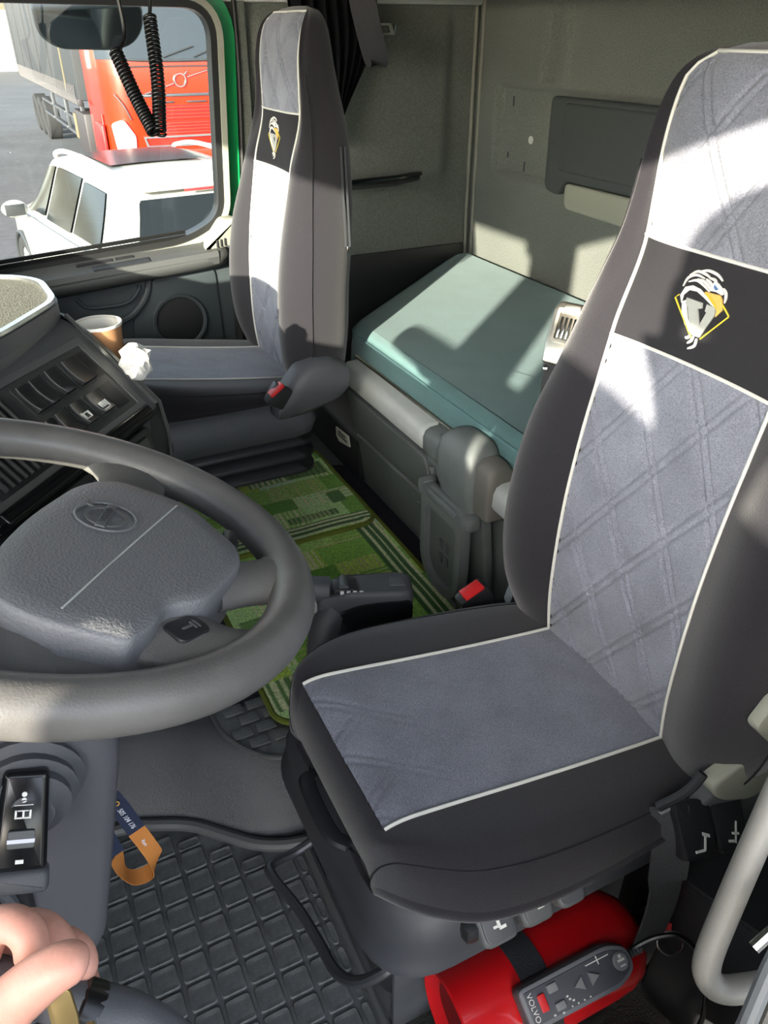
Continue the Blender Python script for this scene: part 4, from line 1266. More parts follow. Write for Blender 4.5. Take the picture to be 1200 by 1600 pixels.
for i in range(-9, 6):
    for j in range(-4, 12):
        cx, cyy = .019 + i * PT, .857 - j * PT
        if cyy < .25 or cx + hs > .252 and cx - hs > .235: continue
        ymax = min(rim_y(cx - hs), rim_y(cx + hs)) - .020
        x1 = min(cx + hs, .243)
        if cyy - hs > ymax - .012: continue
        clipped = cyy + hs > ymax or x1 < cx + hs
        if not clipped and tile_me is not None:
            o = bpy.data.objects.new('block', tile_me); COL.objects.link(o); o.parent = fm
            o.location = V((cx, cyy, 0)) - WL[fm]
        else:
            mb = MB()
            y1 = min(cyy + hs, ymax)
            xa, ya = cx - hs, cyy - hs
            if clipped:
                poly = [(xa, ya), (x1, ya), (x1, min(y1, rim_y(x1) - .020)), (xa, min(y1, rim_y(xa) - .020))]
            else:
                poly = [(xa, ya), (x1, ya), (x1, y1), (xa, y1)]
            pc_ = V((sum(p[0] for p in poly) / 4, sum(p[1] for p in poly) / 4))
            rows = []
            for k, z in ((1, .005), (1, .0095), (.93, .0115), (.84, .0110), (.6, .0102)):
                rows.append([V((pc_.x + (p[0] - pc_.x) * k, pc_.y + (p[1] - pc_.y) * k, z)) for p in rpoly(poly, .006, 2)])
            mb.grid(rows, closed_u=True); mb.add(rows[-1], [tuple(range(len(rows[-1])))])
            if not clipped:
                org = WL[fm]
                sv = mb.v
                mb.v = [p - V((cx, cyy, 0)) + org for p in sv]
                o = mb.build('block', 'rubber', fm, smooth=50)
                o.location = V((cx, cyy, 0)) - org
                tile_me = o.data
            else:
                mb.build('block', 'rubber', fm, smooth=50)
        ntile += 1

# tread mat on the tunnel edge
tm = empty('tunnel_tread_mat', (.25, 1.0, .15), 'black rubber tread mat with brick pads on the tunnel edge', 'floor mat')
to = rpoly([(.165, 1.13), (.165, 1.05), (.205, .962), (.255, .925), (.36, .915), (.36, 1.13)], [.01, .04, .06, .03, .01, .01], 5)
MB().prism(to, .150, .156).build('mat_base', 'rubber', tm)
MB().tube(catmull([(.166, 1.13, .158), (.168, 1.05, .158), (.185, 1.0, .157), (.21, .962, .156), (.255, .928, .156), (.36, .917, .156)], 5), .005, 8).build('raised_rim', 'rubber_rim', tm)
pad_me = None
for r_ in range(5):
    for c_ in range(4):
        x = .205 + c_ * .046 + (.023 if r_ % 2 else 0); y = 1.075 - r_ * .031
        if y < .965 + max(0, .225 - x) * 1.6 or x > .345: continue
        if pad_me is None:
            o = MB().box(V((0, 0, .157)) + WL[tm], (.038, .024, .006), .002).build('tread_pad', 'rubber', tm)
            o.data.transform(Matrix.Translation(-V((0, 0, 0))))
            pad_me = o.data
        else:
            o = bpy.data.objects.new('tread_pad', pad_me); COL.objects.link(o); o.parent = tm
        o.location = V((x, y, 0)) - V((WL[tm].x, WL[tm].y, 0)) - V((0, 0, WL[tm].z))

# black carpet under the green mats
tag(MB().prism(rpoly([(.175, 1.09), (.315, 1.06), (.80, 1.06), (.812, 1.10), (.812, 1.87), (.79, 1.90), (.30, 2.0), (.175, 1.6)], .02), .150, .158, None, .002).build('black_carpet', 'carpet_black'), 'black flecked carpet piece under the green mats', 'carpet')

# green mats with woven block pattern painted in the pile
GP = [C(146, 200, 78), C(178, 224, 116), C(108, 170, 56), C(194, 232, 152), C(160, 210, 94), C(206, 236, 190), C(124, 182, 64), C(188, 218, 90)]
LT, YL, DK = C(226, 234, 184), C(190, 204, 120), C(62, 110, 48)
def mat_color(seed, w, h):
    rnd = random.Random(seed)
    rowsc = []
    v = 0
    while v < h:
        hh = rnd.choice((.045, .06, .08, .10))
        u = -rnd.uniform(0, .05); cells = []
        while u < w:
            ww = rnd.choice((.05, .08, .11, .14))
            k = rnd.random()
            kind = 's' if k < .20 else ('h' if k < .28 else 'p')
            cells.append((u, u + ww, kind, rnd.choice(GP), rnd.choice((LT, YL, LT))))
            u += ww
        rowsc.append((v, v + hh, cells)); v += hh
    def f(u, v):
        for v0, v1, cells in rowsc:
            if v0 <= v < v1:
                for u0, u1, kind, c, l in cells:
                    if u0 <= u < u1:
                        if kind == 's' and (u - u0) % .014 < .0065: return l
                        if kind == 'h' and (v - v0) % .016 < .007: return l
                        return c
        return GP[0]
    return f
def green_mat(x0, x1, y0, y1, z, seed, label, edge_stripes, rot=0, stripes=()):
    g = empty('green_mat', ((x0 + x1) / 2, (y0 + y1) / 2, z), label, 'floor mat', 'green woven mats on the tunnel')
    w, h = x1 - x0, y1 - y0
    f = mat_color(seed, w, h)
    N, M_ = int(w / .0042), int(h / .0042)
    cxm, cym = (x0 + x1) / 2, (y0 + y1) / 2
    mb = MB(); mb.col = []
    rows = []
    cr_ = .045
    def place(u, v):
        # round the corners
        a, b_ = u - w / 2, v - h / 2
        dx, dy = max(0, abs(a) - (w / 2 - cr_)), max(0, abs(b_) - (h / 2 - cr_))
        if dx > 0 and dy > 0:
            m_ = max(dx, dy); L_ = math.hypot(dx, dy); k = m_ / L_
            a = math.copysign(w / 2 - cr_ + dx * k, a); b_ = math.copysign(h / 2 - cr_ + dy * k, b_)
        c_, s_ = math.cos(rot), math.sin(rot)
        return V((cxm + a * c_ - b_ * s_, cym + a * s_ + b_ * c_, 0))
    for j in range(M_ + 1):
        row = []
        for i in range(N + 1):
            u, v = w * i / N, h * j / M_
            p = place(u, v)
            e = min(u, w - u, v, h - v)
            p.z = z + .006 + .004 * min(1, e / .008) + .0012 * math.sin(p.x * 31 + seed) * math.sin(p.y * 27)
            row.append(p)
            c = f(u, v)
            for ax, q0, q1, per in edge_stripes:
                d = {'r': w - u, 'n': v, 'l': u, 'f': h - v}[ax]
                if q0 < d < q1:
                    c = LT if (d - q0) % per < per * .40 else DK
            for (u0, u1, v0, v1, per, ax, c1, c2) in stripes:
                if u0 < u < u1 and v0 < v < v1:
                    d = u if ax == 'u' else v
                    c = c1 if d % per < per * .5 else c2
            mb.col.append(c)
        rows.append(row)
    mb.grid(rows)
    mb.build('pile', 'green_pile', g, smooth=80)
    bd = [place(u, v) for u, v in
          [(cr_ + (w - 2 * cr_) * k / 12, 0) for k in range(13)] + [(w - cr_ + cr_ * k / 6, 0) for k in range(1, 7)] + [(w, cr_ * k / 6) for k in range(1, 7)] +
          [(w, cr_ + (h - 2 * cr_) * k / 16) for k in range(1, 17)] + [(w, h - cr_ + cr_ * k / 6) for k in range(1, 7)] + [(w - cr_ * k / 6, h) for k in range(1, 7)] +
          [(w - cr_ - (w - 2 * cr_) * k / 12, h) for k in range(1, 13)] + [(cr_ - cr_ * k / 6, h) for k in range(1, 7)] + [(0, h - cr_ * k / 6) for k in range(1, 7)] +
          [(0, h - cr_ - (h - 2 * cr_) * k / 16) for k in range(1, 17)] + [(0, cr_ - cr_ * k / 6) for k in range(1, 7)] + [(cr_ * k / 6, 0) for k in range(1, 6)]]
    MB().tube([p + V((0, 0, z + .0065)) for p in bd], .0062, 8, closed=True).build('bound_edge', 'mat_binding', g)
    return g
GD, GM = C(84, 134, 60), C(122, 170, 86)
green_mat(.27, .752, .985, 1.80, .160, 11, 'lower green woven mat running beside the driver seat and gear selector', [('r', .014, .075, .020)],
          stripes=((.0, .16, .03, .12, .020, 'u', LT, C(96, 138, 70)), (.02, .12, .26, .32, .012, 'v', C(110, 146, 80), GM)))
green_mat(.285, .742, 1.535, 2.00, .172, 4, 'upper green woven mat in front of the passenger seat', [('n', .012, .062, .019)],
          stripes=((.20, .32, .30, .37, .016, 'u', LT, GM), (.32, .44, .30, .37, .016, 'u', C(120, 150, 80), GD), (.24, .38, .075, .105, .013, 'u', C(170, 186, 120), GD), (.385, .425, .13, .19, .5, 'u', C(160, 170, 96), GD)))

# ================================================================== GEAR SELECTOR
gs = empty('gear_selector', (.40, .96, .16), 'dark grey gear selector head on an arm between the driver seat and green mat', 'gear selector')
gx = V((.925, -.38, -.02)).normalized(); gz = V((.08, .12, 1)); gz = (gz - gx * gz.dot(gx)).normalized(); gy = gz.cross(gx)
MG = basis((.455, .998, .412), gx, gy, gz) @ Matrix.Scale(1.12, 4)
hp = rpoly([(-.078, -.026), (-.04, -.036), (.060, -.036), (.076, -.030), (.078, .028), (.06, .036), (-.05, .034), (-.078, .022)], .012, 4)
rows = []
for k, z in ((.80, -.038), (.92, -.034), (.98, -.012), (1.0, .004), (.985, .013), (.94, .0185), (.86, .0205)):
    rows.append([MG @ V((p[0] * k, p[1] * k, z - (.014 * max(0, (-p[0] - .03)) / .05))) for p in hp])
mbh = MB().grid(rows, closed_u=True); mbh.add(rows[-1], [tuple(range(len(rows[-1])))]); mbh.add(rows[0], [tuple(range(len(rows[0])))])
gh = mbh.build('head', 'plastic_dark', gs, smooth=45)
MB().prism(rpoly([(-.088, -.075), (-.074, -.040), (-.045, -.014), (-.01, .000), (.03, .005), (.074, .006), (.074, -.032), (.0, -.042), (-.05, -.070)], .012), -.0385, -.030, MG @ MXZ, .003).build('gloss_side', 'plastic_gloss', gh)
MB().prism(rpoly([(.038, -.014), (.064, -.014), (.064, .014), (.038, .014)], .003), .019, .0222, MG, .001).build('release_plate', 'plastic_mid', gh)
MB().prism(rpoly([(-.052, -.024), (-.014, -.024), (-.014, .016), (-.052, .016)], .005), .008, .0215, MG, .002).build('shift_well', 'plastic_black', gh)
MB().tube([MG @ V((-.034, -.020, .020)), MG @ V((-.034, .014, .020))], .009, 14).build('shift_paddle', 'plastic_mid', gh)
lt = MB()
for k in range(4):
    lt.prism([(-.040 + k * .010, -.031), (-.034 + k * .010, -.031), (-.034 + k * .010, -.028), (-.040 + k * .010, -.028)], .016, .0212, MG)
lt.build('gear_marks', 'icon_white', gh, smooth=0)
MB().tube(catmull([(.395, 1.02, .425), (.36, 1.035, .428), (.325, 1.05, .430)], 5), [.025] * 5 + [.024] * 5 + [.014], 14).build('lever_knob', 'plastic_dark', gs)
MB().tube(catmull([(.40, 1.0, .395), (.37, .99, .36), (.355, .965, .30), (.36, .93, .22), (.37, .91, .155)], 5), .028, 14).build('arm', 'plastic_dark', gs)

# ================================================================== BELTS, EXTINGUISHER, REMOTE, GRAB RAIL
# webbing with latch plate between driver's seat and bunk
sb = empty('seat_belt', (.80, .95, .45), 'grey seat belt with steel latch tongue standing between driver seat and bunk', 'seat belt')
bw = V((.60, -.68, .1))
pts = catmull([(.745, .935, .46), (.770, .940, .58), (.785, .948, .68), (.795, .958, .755), (.802, .967, .80)], 5)
MB().ribbon(pts, bw, .046, .003).build('webbing', 'belt', sb)
tdir = (V((.835, .985, .875)) - V((.802, .967, .80))).normalized()
tw = (bw - tdir * bw.dot(tdir)).normalized(); tn = tw.cross(tdir)
if tn.y > 0: tn = -tn
MT = basis((.802, .967, .80), tw, tdir, tn)
lp_ = MB().prism(rpoly([(-.026, -.004), (.026, -.004), (.030, .030), (.030, .088), (.022, .100), (-.022, .100), (-.030, .088), (-.030, .030)], .006), -.012, .006, MT, .004).build('latch_plate', 'metal_steel', sb)
MB().ring(rpoly([(-.022, .032), (.022, .032), (.022, .088), (-.022, .088)], .005), rpoly([(-.017, .037), (.017, .037), (.017, .083), (-.017, .083)], .004), .004, .012, MT).build('slot_frame', 'metal_steel', lp_)
for k in range(4):
    MB().box(MT @ V((-.011 + .0073 * k, .056, .010)), (.004, .036, .008), .0015, MT.to_3x3()).build('grip_rib', 'chrome', lp_)
MB().box(MT @ V((0, .091, .008)), (.028, .012, .006), .002, MT.to_3x3()).build('stamped_plate', 'metal_steel', lp_)
for s_ in (-1, 1):
    MB().lathe([(0, .003), (.004, .002), (.005, 0)], MT @ Matrix.Translation((s_ * .017, -.012, .002)), 12).build('rivet', 'chrome', sb)
# webbing running down from the driver's seat to the floor anchor
lb_ = empty('lap_belt', (.52, .34, .1), 'dark grey lap belt webbing hanging from driver seat beside red extinguisher', 'seat belt')
MB().ribbon(catmull([(.575, .385, .475), (.565, .362, .445), (.560, .350, .40), (.560, .345, .34), (.566, .350, .27), (.578, .362, .19), (.585, .37, .12)], 5), [V((.9, -.42, .1))] * 12 + [V((.95, -.1, .0))] * 19, .047, .003).build('webbing', 'belt', lb_)
MB().tube(catmull([(.553, .398, .452), (.566, .388, .468), (.585, .384, .478), (.60, .385, .484)], 4), .006, 8).build('anchor_loop', 'chrome_trim', lb_)

# fire extinguisher lying beside the seat
XA, XB = V((.302, .412, .160)), V((.590, .408, .160))
fx = empty('fire_extinguisher', (.47, .40, .05), 'red fire extinguisher lying on its side under the driver seat edge', 'fire extinguisher')
ax = (XB - XA).normalized(); ay = V((0, -1, 0)); ay = (ay - ax * ay.dot(ax)).normalized(); az = ax.cross(ay)
XM = basis(XA, ay, az, ax)
LX = (XB - XA).length
rr = .070
MB().lathe([(0, .016), (.035, .014), (.052, .008), (.061, .0), (.066, -.004), (.0695, -.002), (rr, .006), (rr, LX - .06), (.0685, LX - .035), (.062, LX - .014), (.048, LX + .002), (.028, LX + .010), (.016, LX + .014), (0, LX + .015)], XM, 48).build('cylinder', 'ext_red', fx, smooth=40)
MB().lathe([(0, .0145), (.03, .0128), (.046, .009)], XM @ Matrix.Translation((0, 0, -.0005)), 32).build('base_dish', 'ext_dark', fx)
MB().lathe([(.016, LX + .008), (.016, LX + .04), (.012, LX + .045), (.012, LX + .06), (0, LX + .06)], XM, 20).build('neck', 'metal_steel', fx)
MB().tube(catmull([XM @ V((0, 0, LX + .05)), XM @ V((.01, .03, LX + .055)), XM @ V((.02, .045, LX + .03))], 5), .006, 8).build('valve_lever', 'plastic_black', fx)
es = MB()
es.lathe([(rr + .0008, .088), (rr + .0032, .088), (rr + .0032, .128), (rr + .0008, .128)], XM, 48)
est = tag(es.build('extinguisher_strap', 'belt_black', smooth=40), 'black webbing strap wrapped round the red extinguisher', 'strap')
MB().box((.45, .412, .045), (.22, .09, .09), .012).build('cradle', 'plastic_black', fx)
# folded black floor stuff around it
tag(MB().tube(catmull([(.285, .415, .035), (.30, .395, .04), (.325, .385, .038), (.35, .39, .030)], 4), .016, 10).build('hold_down_clamp', 'plastic_black'), 'small black clamp on the floor below the extinguisher base', 'clamp')

# corded remote for the seat / suspension
rc = empty('remote_control', (.44, .33, .2), 'grey corded remote control leaning on the red extinguisher', 'remote')
R0, R1 = V((.380, .353, .236)), V((.516, .345, .246))
rxd = (R1 - R0).normalized(); rnn = V((-.10, -.55, .83)); rnn = (rnn - rxd * rnn.dot(rxd)).normalized(); ryd = rnn.cross(rxd)
RM = basis(R0, rxd, ryd, rnn)
RL = (R1 - R0).length
bo_ = rpoly([(-.012, -.026), (RL - .012, -.027), (RL + .014, -.014), (RL + .014, .014), (RL - .012, .027), (-.012, .026)], [.010, .014, .012, .012, .014, .010], 5)
rb_ = MB().prism(bo_, -.026, .0, RM, .006, 3).build('case', 'plastic_dark', rc)
MB().prism(offs(bo_, -.0015), -.004, .004, RM, .003, 2).build('upper_shell', 'remote_grey', rb_)
MB().prism(offs(bo_, -.007), .003, .0052, RM, .001).build('face_plate', 'remote_face', rb_)
def rbtn(poly, nm='button', m='remote_btn', h=.008):
    return MB().prism(poly, .004, h, RM, .001).build(nm, m, rb_)
rbtn([(.060, 0), (.074, -.008), (.074, .008)], 'arrow_button')
rbtn([(.098, 0), (.084, -.008), (.084, .008)], 'arrow_button')
rbtn(rpoly([(.026, .006), (.040, .006), (.040, .016), (.026, .016)], .002), 'button')
rbtn(rpoly([(.028, -.015), (.042, -.015), (.042, -.006), (.028, -.006)], .002), 'button')
rbtn(rpoly([(.010, -.009), (.020, -.009), (.020, .011), (.010, .011)], .002), 'power_button', 'buckle_red')
MB().lathe([(0, .0085), (.009, .0085), (.011, .007), (.011, .004)], RM @ Matrix.Translation((.132, .002, 0)), 24).build('round_button', 'remote_btn', rb_)
ic = MB()
for q in ([(.085, .0145), (.120, .0145), (.120, .0157), (.085, .0157)], [(.102, .010), (.1035, .010), (.1035, .020), (.102, .020)],
          [(.128, -.004), (.136, -.004), (.136, -.002), (.128, -.002)], [(.127, .002), (.137, .002), (.137, .005), (.127, .005)], [(.130, .006), (.134, .006), (.134, .010), (.130, .010)]):
    ic.prism(q, .0048, .0092 if q[0][0] > .125 else .0060, RM)
for k in range(4):
    ic.prism([(.048 + k * .009, -.018), (.050 + k * .009, -.018), (.050 + k * .009, -.0165), (.048 + k * .009, -.0165)], .0048, .006, RM)
for a, b_ in ((.022, -.018), (.034, -.020), (.048, -.010), (.046, -.006), (.052, -.013)):
    ic.prism([(a, b_), (a + .003, b_), (a + .003, b_ + .002), (a, b_ + .002)], .0048, .006, RM)
tag(ic.build('printed_marks', 'icon_white', rb_, smooth=0), kind='stuff')
text_mb('VOLVO', .010, RM @ Matrix.Translation((.001, 0, .0056)) @ Matrix.Rotation(R(-90), 4, 'Z'), .0003).build('lettering', 'icon_white', rb_, smooth=0)
cbp = catmull([RM @ V((RL + .012, 0, -.012)), RM @ V((RL + .03, .004, -.010)), (.572, .342, .262), (.596, .325, .268), (.612, .298, .235), (.610, .272, .16), (.595, .268, .09), (.60, .262, .03), (.64, .25, .012)], 6)
MB().tube(cbp, .0035, 8).build('cable', 'coil_black', rb_)
for k in range(5):
    MB().lathe([(.0035, 0), (.006, .001), (.006, .003), (.0035, .004)], RM @ Matrix.Translation((RL + .012 + k * .005, 0, -.012)) @ Matrix.Rotation(R(90), 4, 'Y'), 12).build('strain_relief', 'plastic_mid', rb_)
# split ring with red tag
kr = empty('pull_ring', (.62, .36, .16), 'steel split ring with red tag hanging behind the extinguisher', 'ring')
KM = basis((.606, .345, .215), V((.8, -.5, .3)).normalized(), V((.1, .5, .85)).normalized(), V((-.58, -.65, .45)).normalized())
MB().tube([KM @ V((.017 * math.cos(a), .017 * math.sin(a), 0)) for a in [2 * math.pi * k / 28 for k in range(28)]], .0017, 6, closed=True).build('ring', 'chrome', kr)
MB().prism([(-.012, .014), (.002, .012), (.006, .026), (-.006, .034), (-.014, .026)], -.001, .001, KM).build('tag', 'buckle_red', kr)

# entry grab rail on the near side pillar
gr = empty('grab_rail', (.36, .16, .65), 'thick pale grey entry grab rail at the right door edge', 'grab rail')
gp = catmull([(.47, .222, .905), (.432, .206, .855), (.395, .190, .796), (.362, .175, .742), (.3405, .1640, .707), (.3370, .1560, .694), (.345, .148, .688), (.362, .140, .690), (.385, .130, .696)], 6)
MB().tube(gp, .0098, 18).build('rail', 'grab_grey', gr, smooth=80)
MB().box((.400, .124, .699), (.04, .03, .04), .010).build('mount', 'plastic_mid', gr)
MB().box((.490, .180, .930), (.04, .13, .05), .010).build('mount', 'plastic_mid', gr)
# dark door pillar trim behind the rail and pale door edge strip
pt = empty('pillar_trim', (.66, .10, .0), 'black plastic door pillar cover beside the grab rail', 'trim')
MB().prism(rpoly([(.50, .05), (.46, .30), (.44, .62), (.50, 1.30), (.74, 1.45), (.80, .05)], .04), .05, .13, MXZ, .012, 3).build('cover', 'plastic_black', pt)
MB().lathe([(0, .003), (.004, .003), (.005, 0)], Matrix.Translation((.50, .131, .56)) @ Matrix.Rotation(R(-90), 4, 'X'), 12).build('screw', 'plastic_gloss', pt)
MB().ribbon(catmull([(.70, .20, .90), (.64, .192, .70), (.60, .185, .52), (.57, .18, .33), (.55, .178, .20)], 5), V((.9, -.2, .2)), .05, .003).build('belt_web', 'belt_black', pt)
de = empty('door_sill', (.40, .05, -.02), 'grey ribbed door sill edge in the bottom right corner', 'sill')
MB().tube([(.270, .098, .655), (.321, .117, .722), (.342, .127, .751), (.376, .14, .793)], .006, 10).build('edge_bead', 'plastic_mid', de)
MB().tube([(.284, .092, .650), (.334, .108, .716), (.356, .118, .744), (.388, .13, .785)], .009, 10).build('edge_bead', 'grab_grey', de)
MB().box((.36, .070, .42), (.16, .05, .50), .012).build('edge_body', 'plastic_dark', de)
MB().tube([(.338, .139, .763), (.358, .139, .776)], .004, 8).build('pin', 'chrome', de)
# black bag-like soft panels on the floor in the lower right corner
random.seed(3)
def soft(name, pts, w, wdir, th, label, cat):
    return tag(MB().ribbon(catmull(pts, 6), wdir, w, th).build(name, 'belt_black', smooth=60), label, cat)
soft('strap_bundle', [(.40, .27, .035), (.44, .285, .075), (.50, .285, .085), (.56, .27, .07), (.60, .255, .03)], .11, V((.1, 1, 0)), .012, 'wide black strap looped on the floor below the remote control', 'strap')
soft('strap_bundle', [(.36, .22, .03), (.40, .215, .055), (.46, .205, .060), (.52, .195, .05), (.57, .19, .02)], .09, V((.1, 1, .1)), .010, 'folded black strap lying nearest the bottom right corner', 'strap')
bx = empty('black_floor_box', (.80, .30, .0), 'black plastic box on the floor behind the lap belt', 'box')
MB().box((.80, .30, .16), (.30, .26, .32), .02, Matrix.Rotation(R(18), 3, 'Z')).build('body', 'plastic_black', bx)
MB().box((.80, .30, .325), (.31, .27, .012), .004, Matrix.Rotation(R(18), 3, 'Z')).build('lid', 'plastic_black', bx)

# ================================================================== LANYARD
la = empty('lanyard', (-.02, .80, .13), 'navy and orange printed lanyard loop hanging beside the steering column', 'lanyard')
def lany(pts, nm, m, wd):
    mb = MB().ribbon(catmull(pts, 6), wd, .026, .0012)
    return mb.build(nm, m, la)
A = [(-.040, .795, .385), (-.024, .80, .335), (-.012, .802, .268)]
B = [(-.012, .802, .268), (-.002, .803, .225), (.004, .806, .185), (-.004, .812, .155), (-.022, .815, .145), (-.038, .812, .158), (-.045, .806, .19), (-.048, .80, .235)]
D_ = [(-.048, .80, .235), (-.052, .797, .27), (-.058, .793, .32)]
lany([(-.046, .793, .405), (-.040, .795, .385), (-.034, .797, .366)], 'band_white', 'lanyard_white', V((.75, .1, .2)))
lany([(-.10, .690, .52), (-.075, .745, .46), (-.046, .793, .405)], 'band_navy', 'lanyard_navy', V((.75, .3, .2)))
na = lany([(-.034, .797, .366), (-.022, .80, .318), (-.012, .802, .268)], 'band_navy', 'lanyard_navy', V((.75, .1, .2)))
wdl = [V((.75 * (1 - smooth01(8, 22, k)) + .6 * smooth01(30, 42, k), .1 + .9 * smooth01(6, 22, k) * (1 - .5 * smooth01(30, 42, k)), .2)) for k in range(43)]
ob = lany(B, 'band_orange', 'lanyard_orange', wdl)
lany(D_, 'band_navy', 'lanyard_navy', V((.8, .2, .1)))
LT_ = basis((-.0205, .7985, .305), V((.24, .03, -1)).normalized(), V((.97, -.10, .23)).normalized(), V((.09, -.99, 0)).normalized())
text_mb('505 104 176', .0105, LT_, .0004).build('printed_number', 'lanyard_white', na, smooth=0)
MB().tube([LT_ @ V((-.042 + .005 * math.cos(a), .001 + .005 * math.sin(a), .001)) for a in [k * .5 for k in range(10)]], .0010, 5).build('printed_logo', 'emb_orange', na)
LU_ = basis((-.006, .8015, .236), V((.20, .03, -1)).normalized(), V((.97, -.10, .2)).normalized(), V((.09, -.99, 0)).normalized())
text_mb('Rem', .009, LU_, .0004).build('printed_script', 'lanyard_white', ob, smooth=0)

# ================================================================== CURTAIN, STRAP, COILED CORD
cu = empty('curtain', (1.03, 2.40, 1.0), 'black gathered curtain tied behind the passenger headrest', 'curtain')
rows = []
for j in range(41):
    t = j / 40
    z = 1.40 - .42 * t
    xl = .885 + .085 * smooth01(0, 1, t) + .02 * t
    xr = 1.165 - .14 * smooth01(.25, 1, t)
    row = []
    for i in range(97):
        u = i / 96
        x = xl + (xr - xl) * u
        fold = .016 * math.sin(u * 2 * math.pi * 8 + 1.2 * math.sin(4 * t)) + .007 * math.sin(u * 47 + 2 * t)
        row.append(V((x, 2.395 + fold * (1 - .45 * t) - .02 * math.sin(u * math.pi), z)))
    rows.append(row)
back = [[p + V((0, .004, 0)) for p in r] for r in rows]
m_ = MB().grid(rows); m_.grid(back); m_.build('cloth', 'curtain_black', cu, smooth=80)
MB().tube([(.86, 2.40, 1.402), (1.22, 2.40, 1.402)], .006, 8).build('track', 'plastic_black', cu)
st = tag(MB().ribbon(catmull([(1.075, 2.325, 1.42), (1.088, 2.322, 1.36), (1.108, 2.318, 1.28), (1.124, 2.316, 1.225), (1.131, 2.320, 1.198), (1.128, 2.332, 1.192), (1.118, 2.340, 1.21), (1.10, 2.345, 1.27), (1.08, 2.35, 1.35), (1.068, 2.352, 1.42)], 6), V((.93, -.36, -.1)), .052, .003).build('hanging_strap', 'belt_black', smooth=60), 'black looped strap hanging in front of the curtain beside the lamp', 'strap')
# coiled radio cord hanging from the roof
cc = empty('coiled_cord', (.28, 1.47, 1.1), 'black coiled radio cord hanging in front of the passenger window', 'cord')
def coil(a, b, sag, turns, r, wire):
    axis = catmull([a, (a + b) / 2 + sag, b], 40)
    n = turns * 12
    pts = []
    for k in range(n + 1):
        t = k / n * (len(axis) - 1)
        i = min(int(t), len(axis) - 2)
        p = axis[i].lerp(axis[i + 1], t - i)
        d = (axis[i + 1] - axis[i]).normalized()
        u = V((1, 0, 0)); u = (u - d * u.dot(d)).normalized(); v = d.cross(u)
        an = 2 * math.pi * turns * k / n
        pts.append(p + (u * math.cos(an) + v * math.sin(an)) * r)
    return MB().tube(pts, wire, 6)
bot = V((.294, 1.466, 1.122))
coil(V((.262, 1.548, 1.243)), bot + V((-.004, 0, .004)), V((.0, .0, -.006)), 24, .0095, .0028).build('coil', 'coil_black', cc, smooth=80)
coil(V((.330, 1.565, 1.292)), bot + V((.006, 0, .002)), V((.004, 0, -.004)), 28, .0095, .0028).build('coil', 'coil_black', cc, smooth=80)
MB().tube(catmull([(.280, 1.570, 1.42), (.282, 1.565, 1.33), (.284, 1.56, 1.27), (.272, 1.55, 1.248), (.262, 1.548, 1.243)], 5), .0032, 8).build('lead', 'coil_black', cc)
MB().tube(catmull([(.345, 1.57, 1.44), (.340, 1.57, 1.36), (.334, 1.567, 1.31), (.330, 1.565, 1.292)], 5), .0032, 8).build('lead', 'coil_black', cc)
MB().box((.315, 1.572, 1.60), (.10, .06, .33), .01).build('roof_mount', 'plastic_black', cc)

# ================================================================== PERSON IN THE DOORWAY (left fist in the bottom left corner)
mat('jacket', C(150, 152, 158), .9, bump=.3, bscale=400)  # unseen jacket, kept pale to bounce light into the lower cab
mat('trousers', C(44, 46, 52), .95, bump=.3, bscale=400)
mat('hair', C(60, 46, 36), .8)
pe = empty('person', (-.25, -.30, -.42), 'person in a grey jacket reaching in, pale fist closed on a black handle', 'person')
def skin(name, chains, m, parent, sub=2, root=0):
    """chains: list of [(point, radius), ...]; a chain may start with an int index of an existing vertex"""
    vs, rs, es = [], [], []
    org = WL[parent]
    for ch in chains:
        prev = None
        for it in ch:
            if isinstance(it, int):
                prev = it; continue
            p, r = it
            vs.append(V(p) - org); rs.append(r)
            if prev is not None: es.append((prev, len(vs) - 1))
            prev = len(vs) - 1
    me = bpy.data.meshes.new(name)
    me.from_pydata([tuple(v) for v in vs], es, [])
    o = bpy.data.objects.new(name, me)
    COL.objects.link(o)
    md = o.modifiers.new('skin', 'SKIN')
    me = o.data
    if not me.skin_vertices:
        bpy.context.view_layer.objects.active = o
        bpy.ops.mesh.customdata_skin_add()
    for i, sv in enumerate(me.skin_vertices[0].data):
        r = rs[i]
        sv.radius = r if isinstance(r, tuple) else (r, r)
        sv.use_root = (i == root)
    md.use_smooth_shade = True
    s = o.modifiers.new('sub', 'SUBSURF'); s.levels = sub; s.render_levels = sub
    dg = bpy.context.evaluated_depsgraph_get()
    m2 = bpy.data.meshes.new_from_object(o.evaluated_get(dg))
    bpy.data.objects.remove(o)
    m2.materials.clear(); m2.materials.append(MATS[m])
    m2.name = name
    for p in m2.polygons: p.use_smooth = True
    o = bpy.data.objects.new(name, m2)
    COL.objects.link(o); o.parent = parent; WL[o] = org
    return o
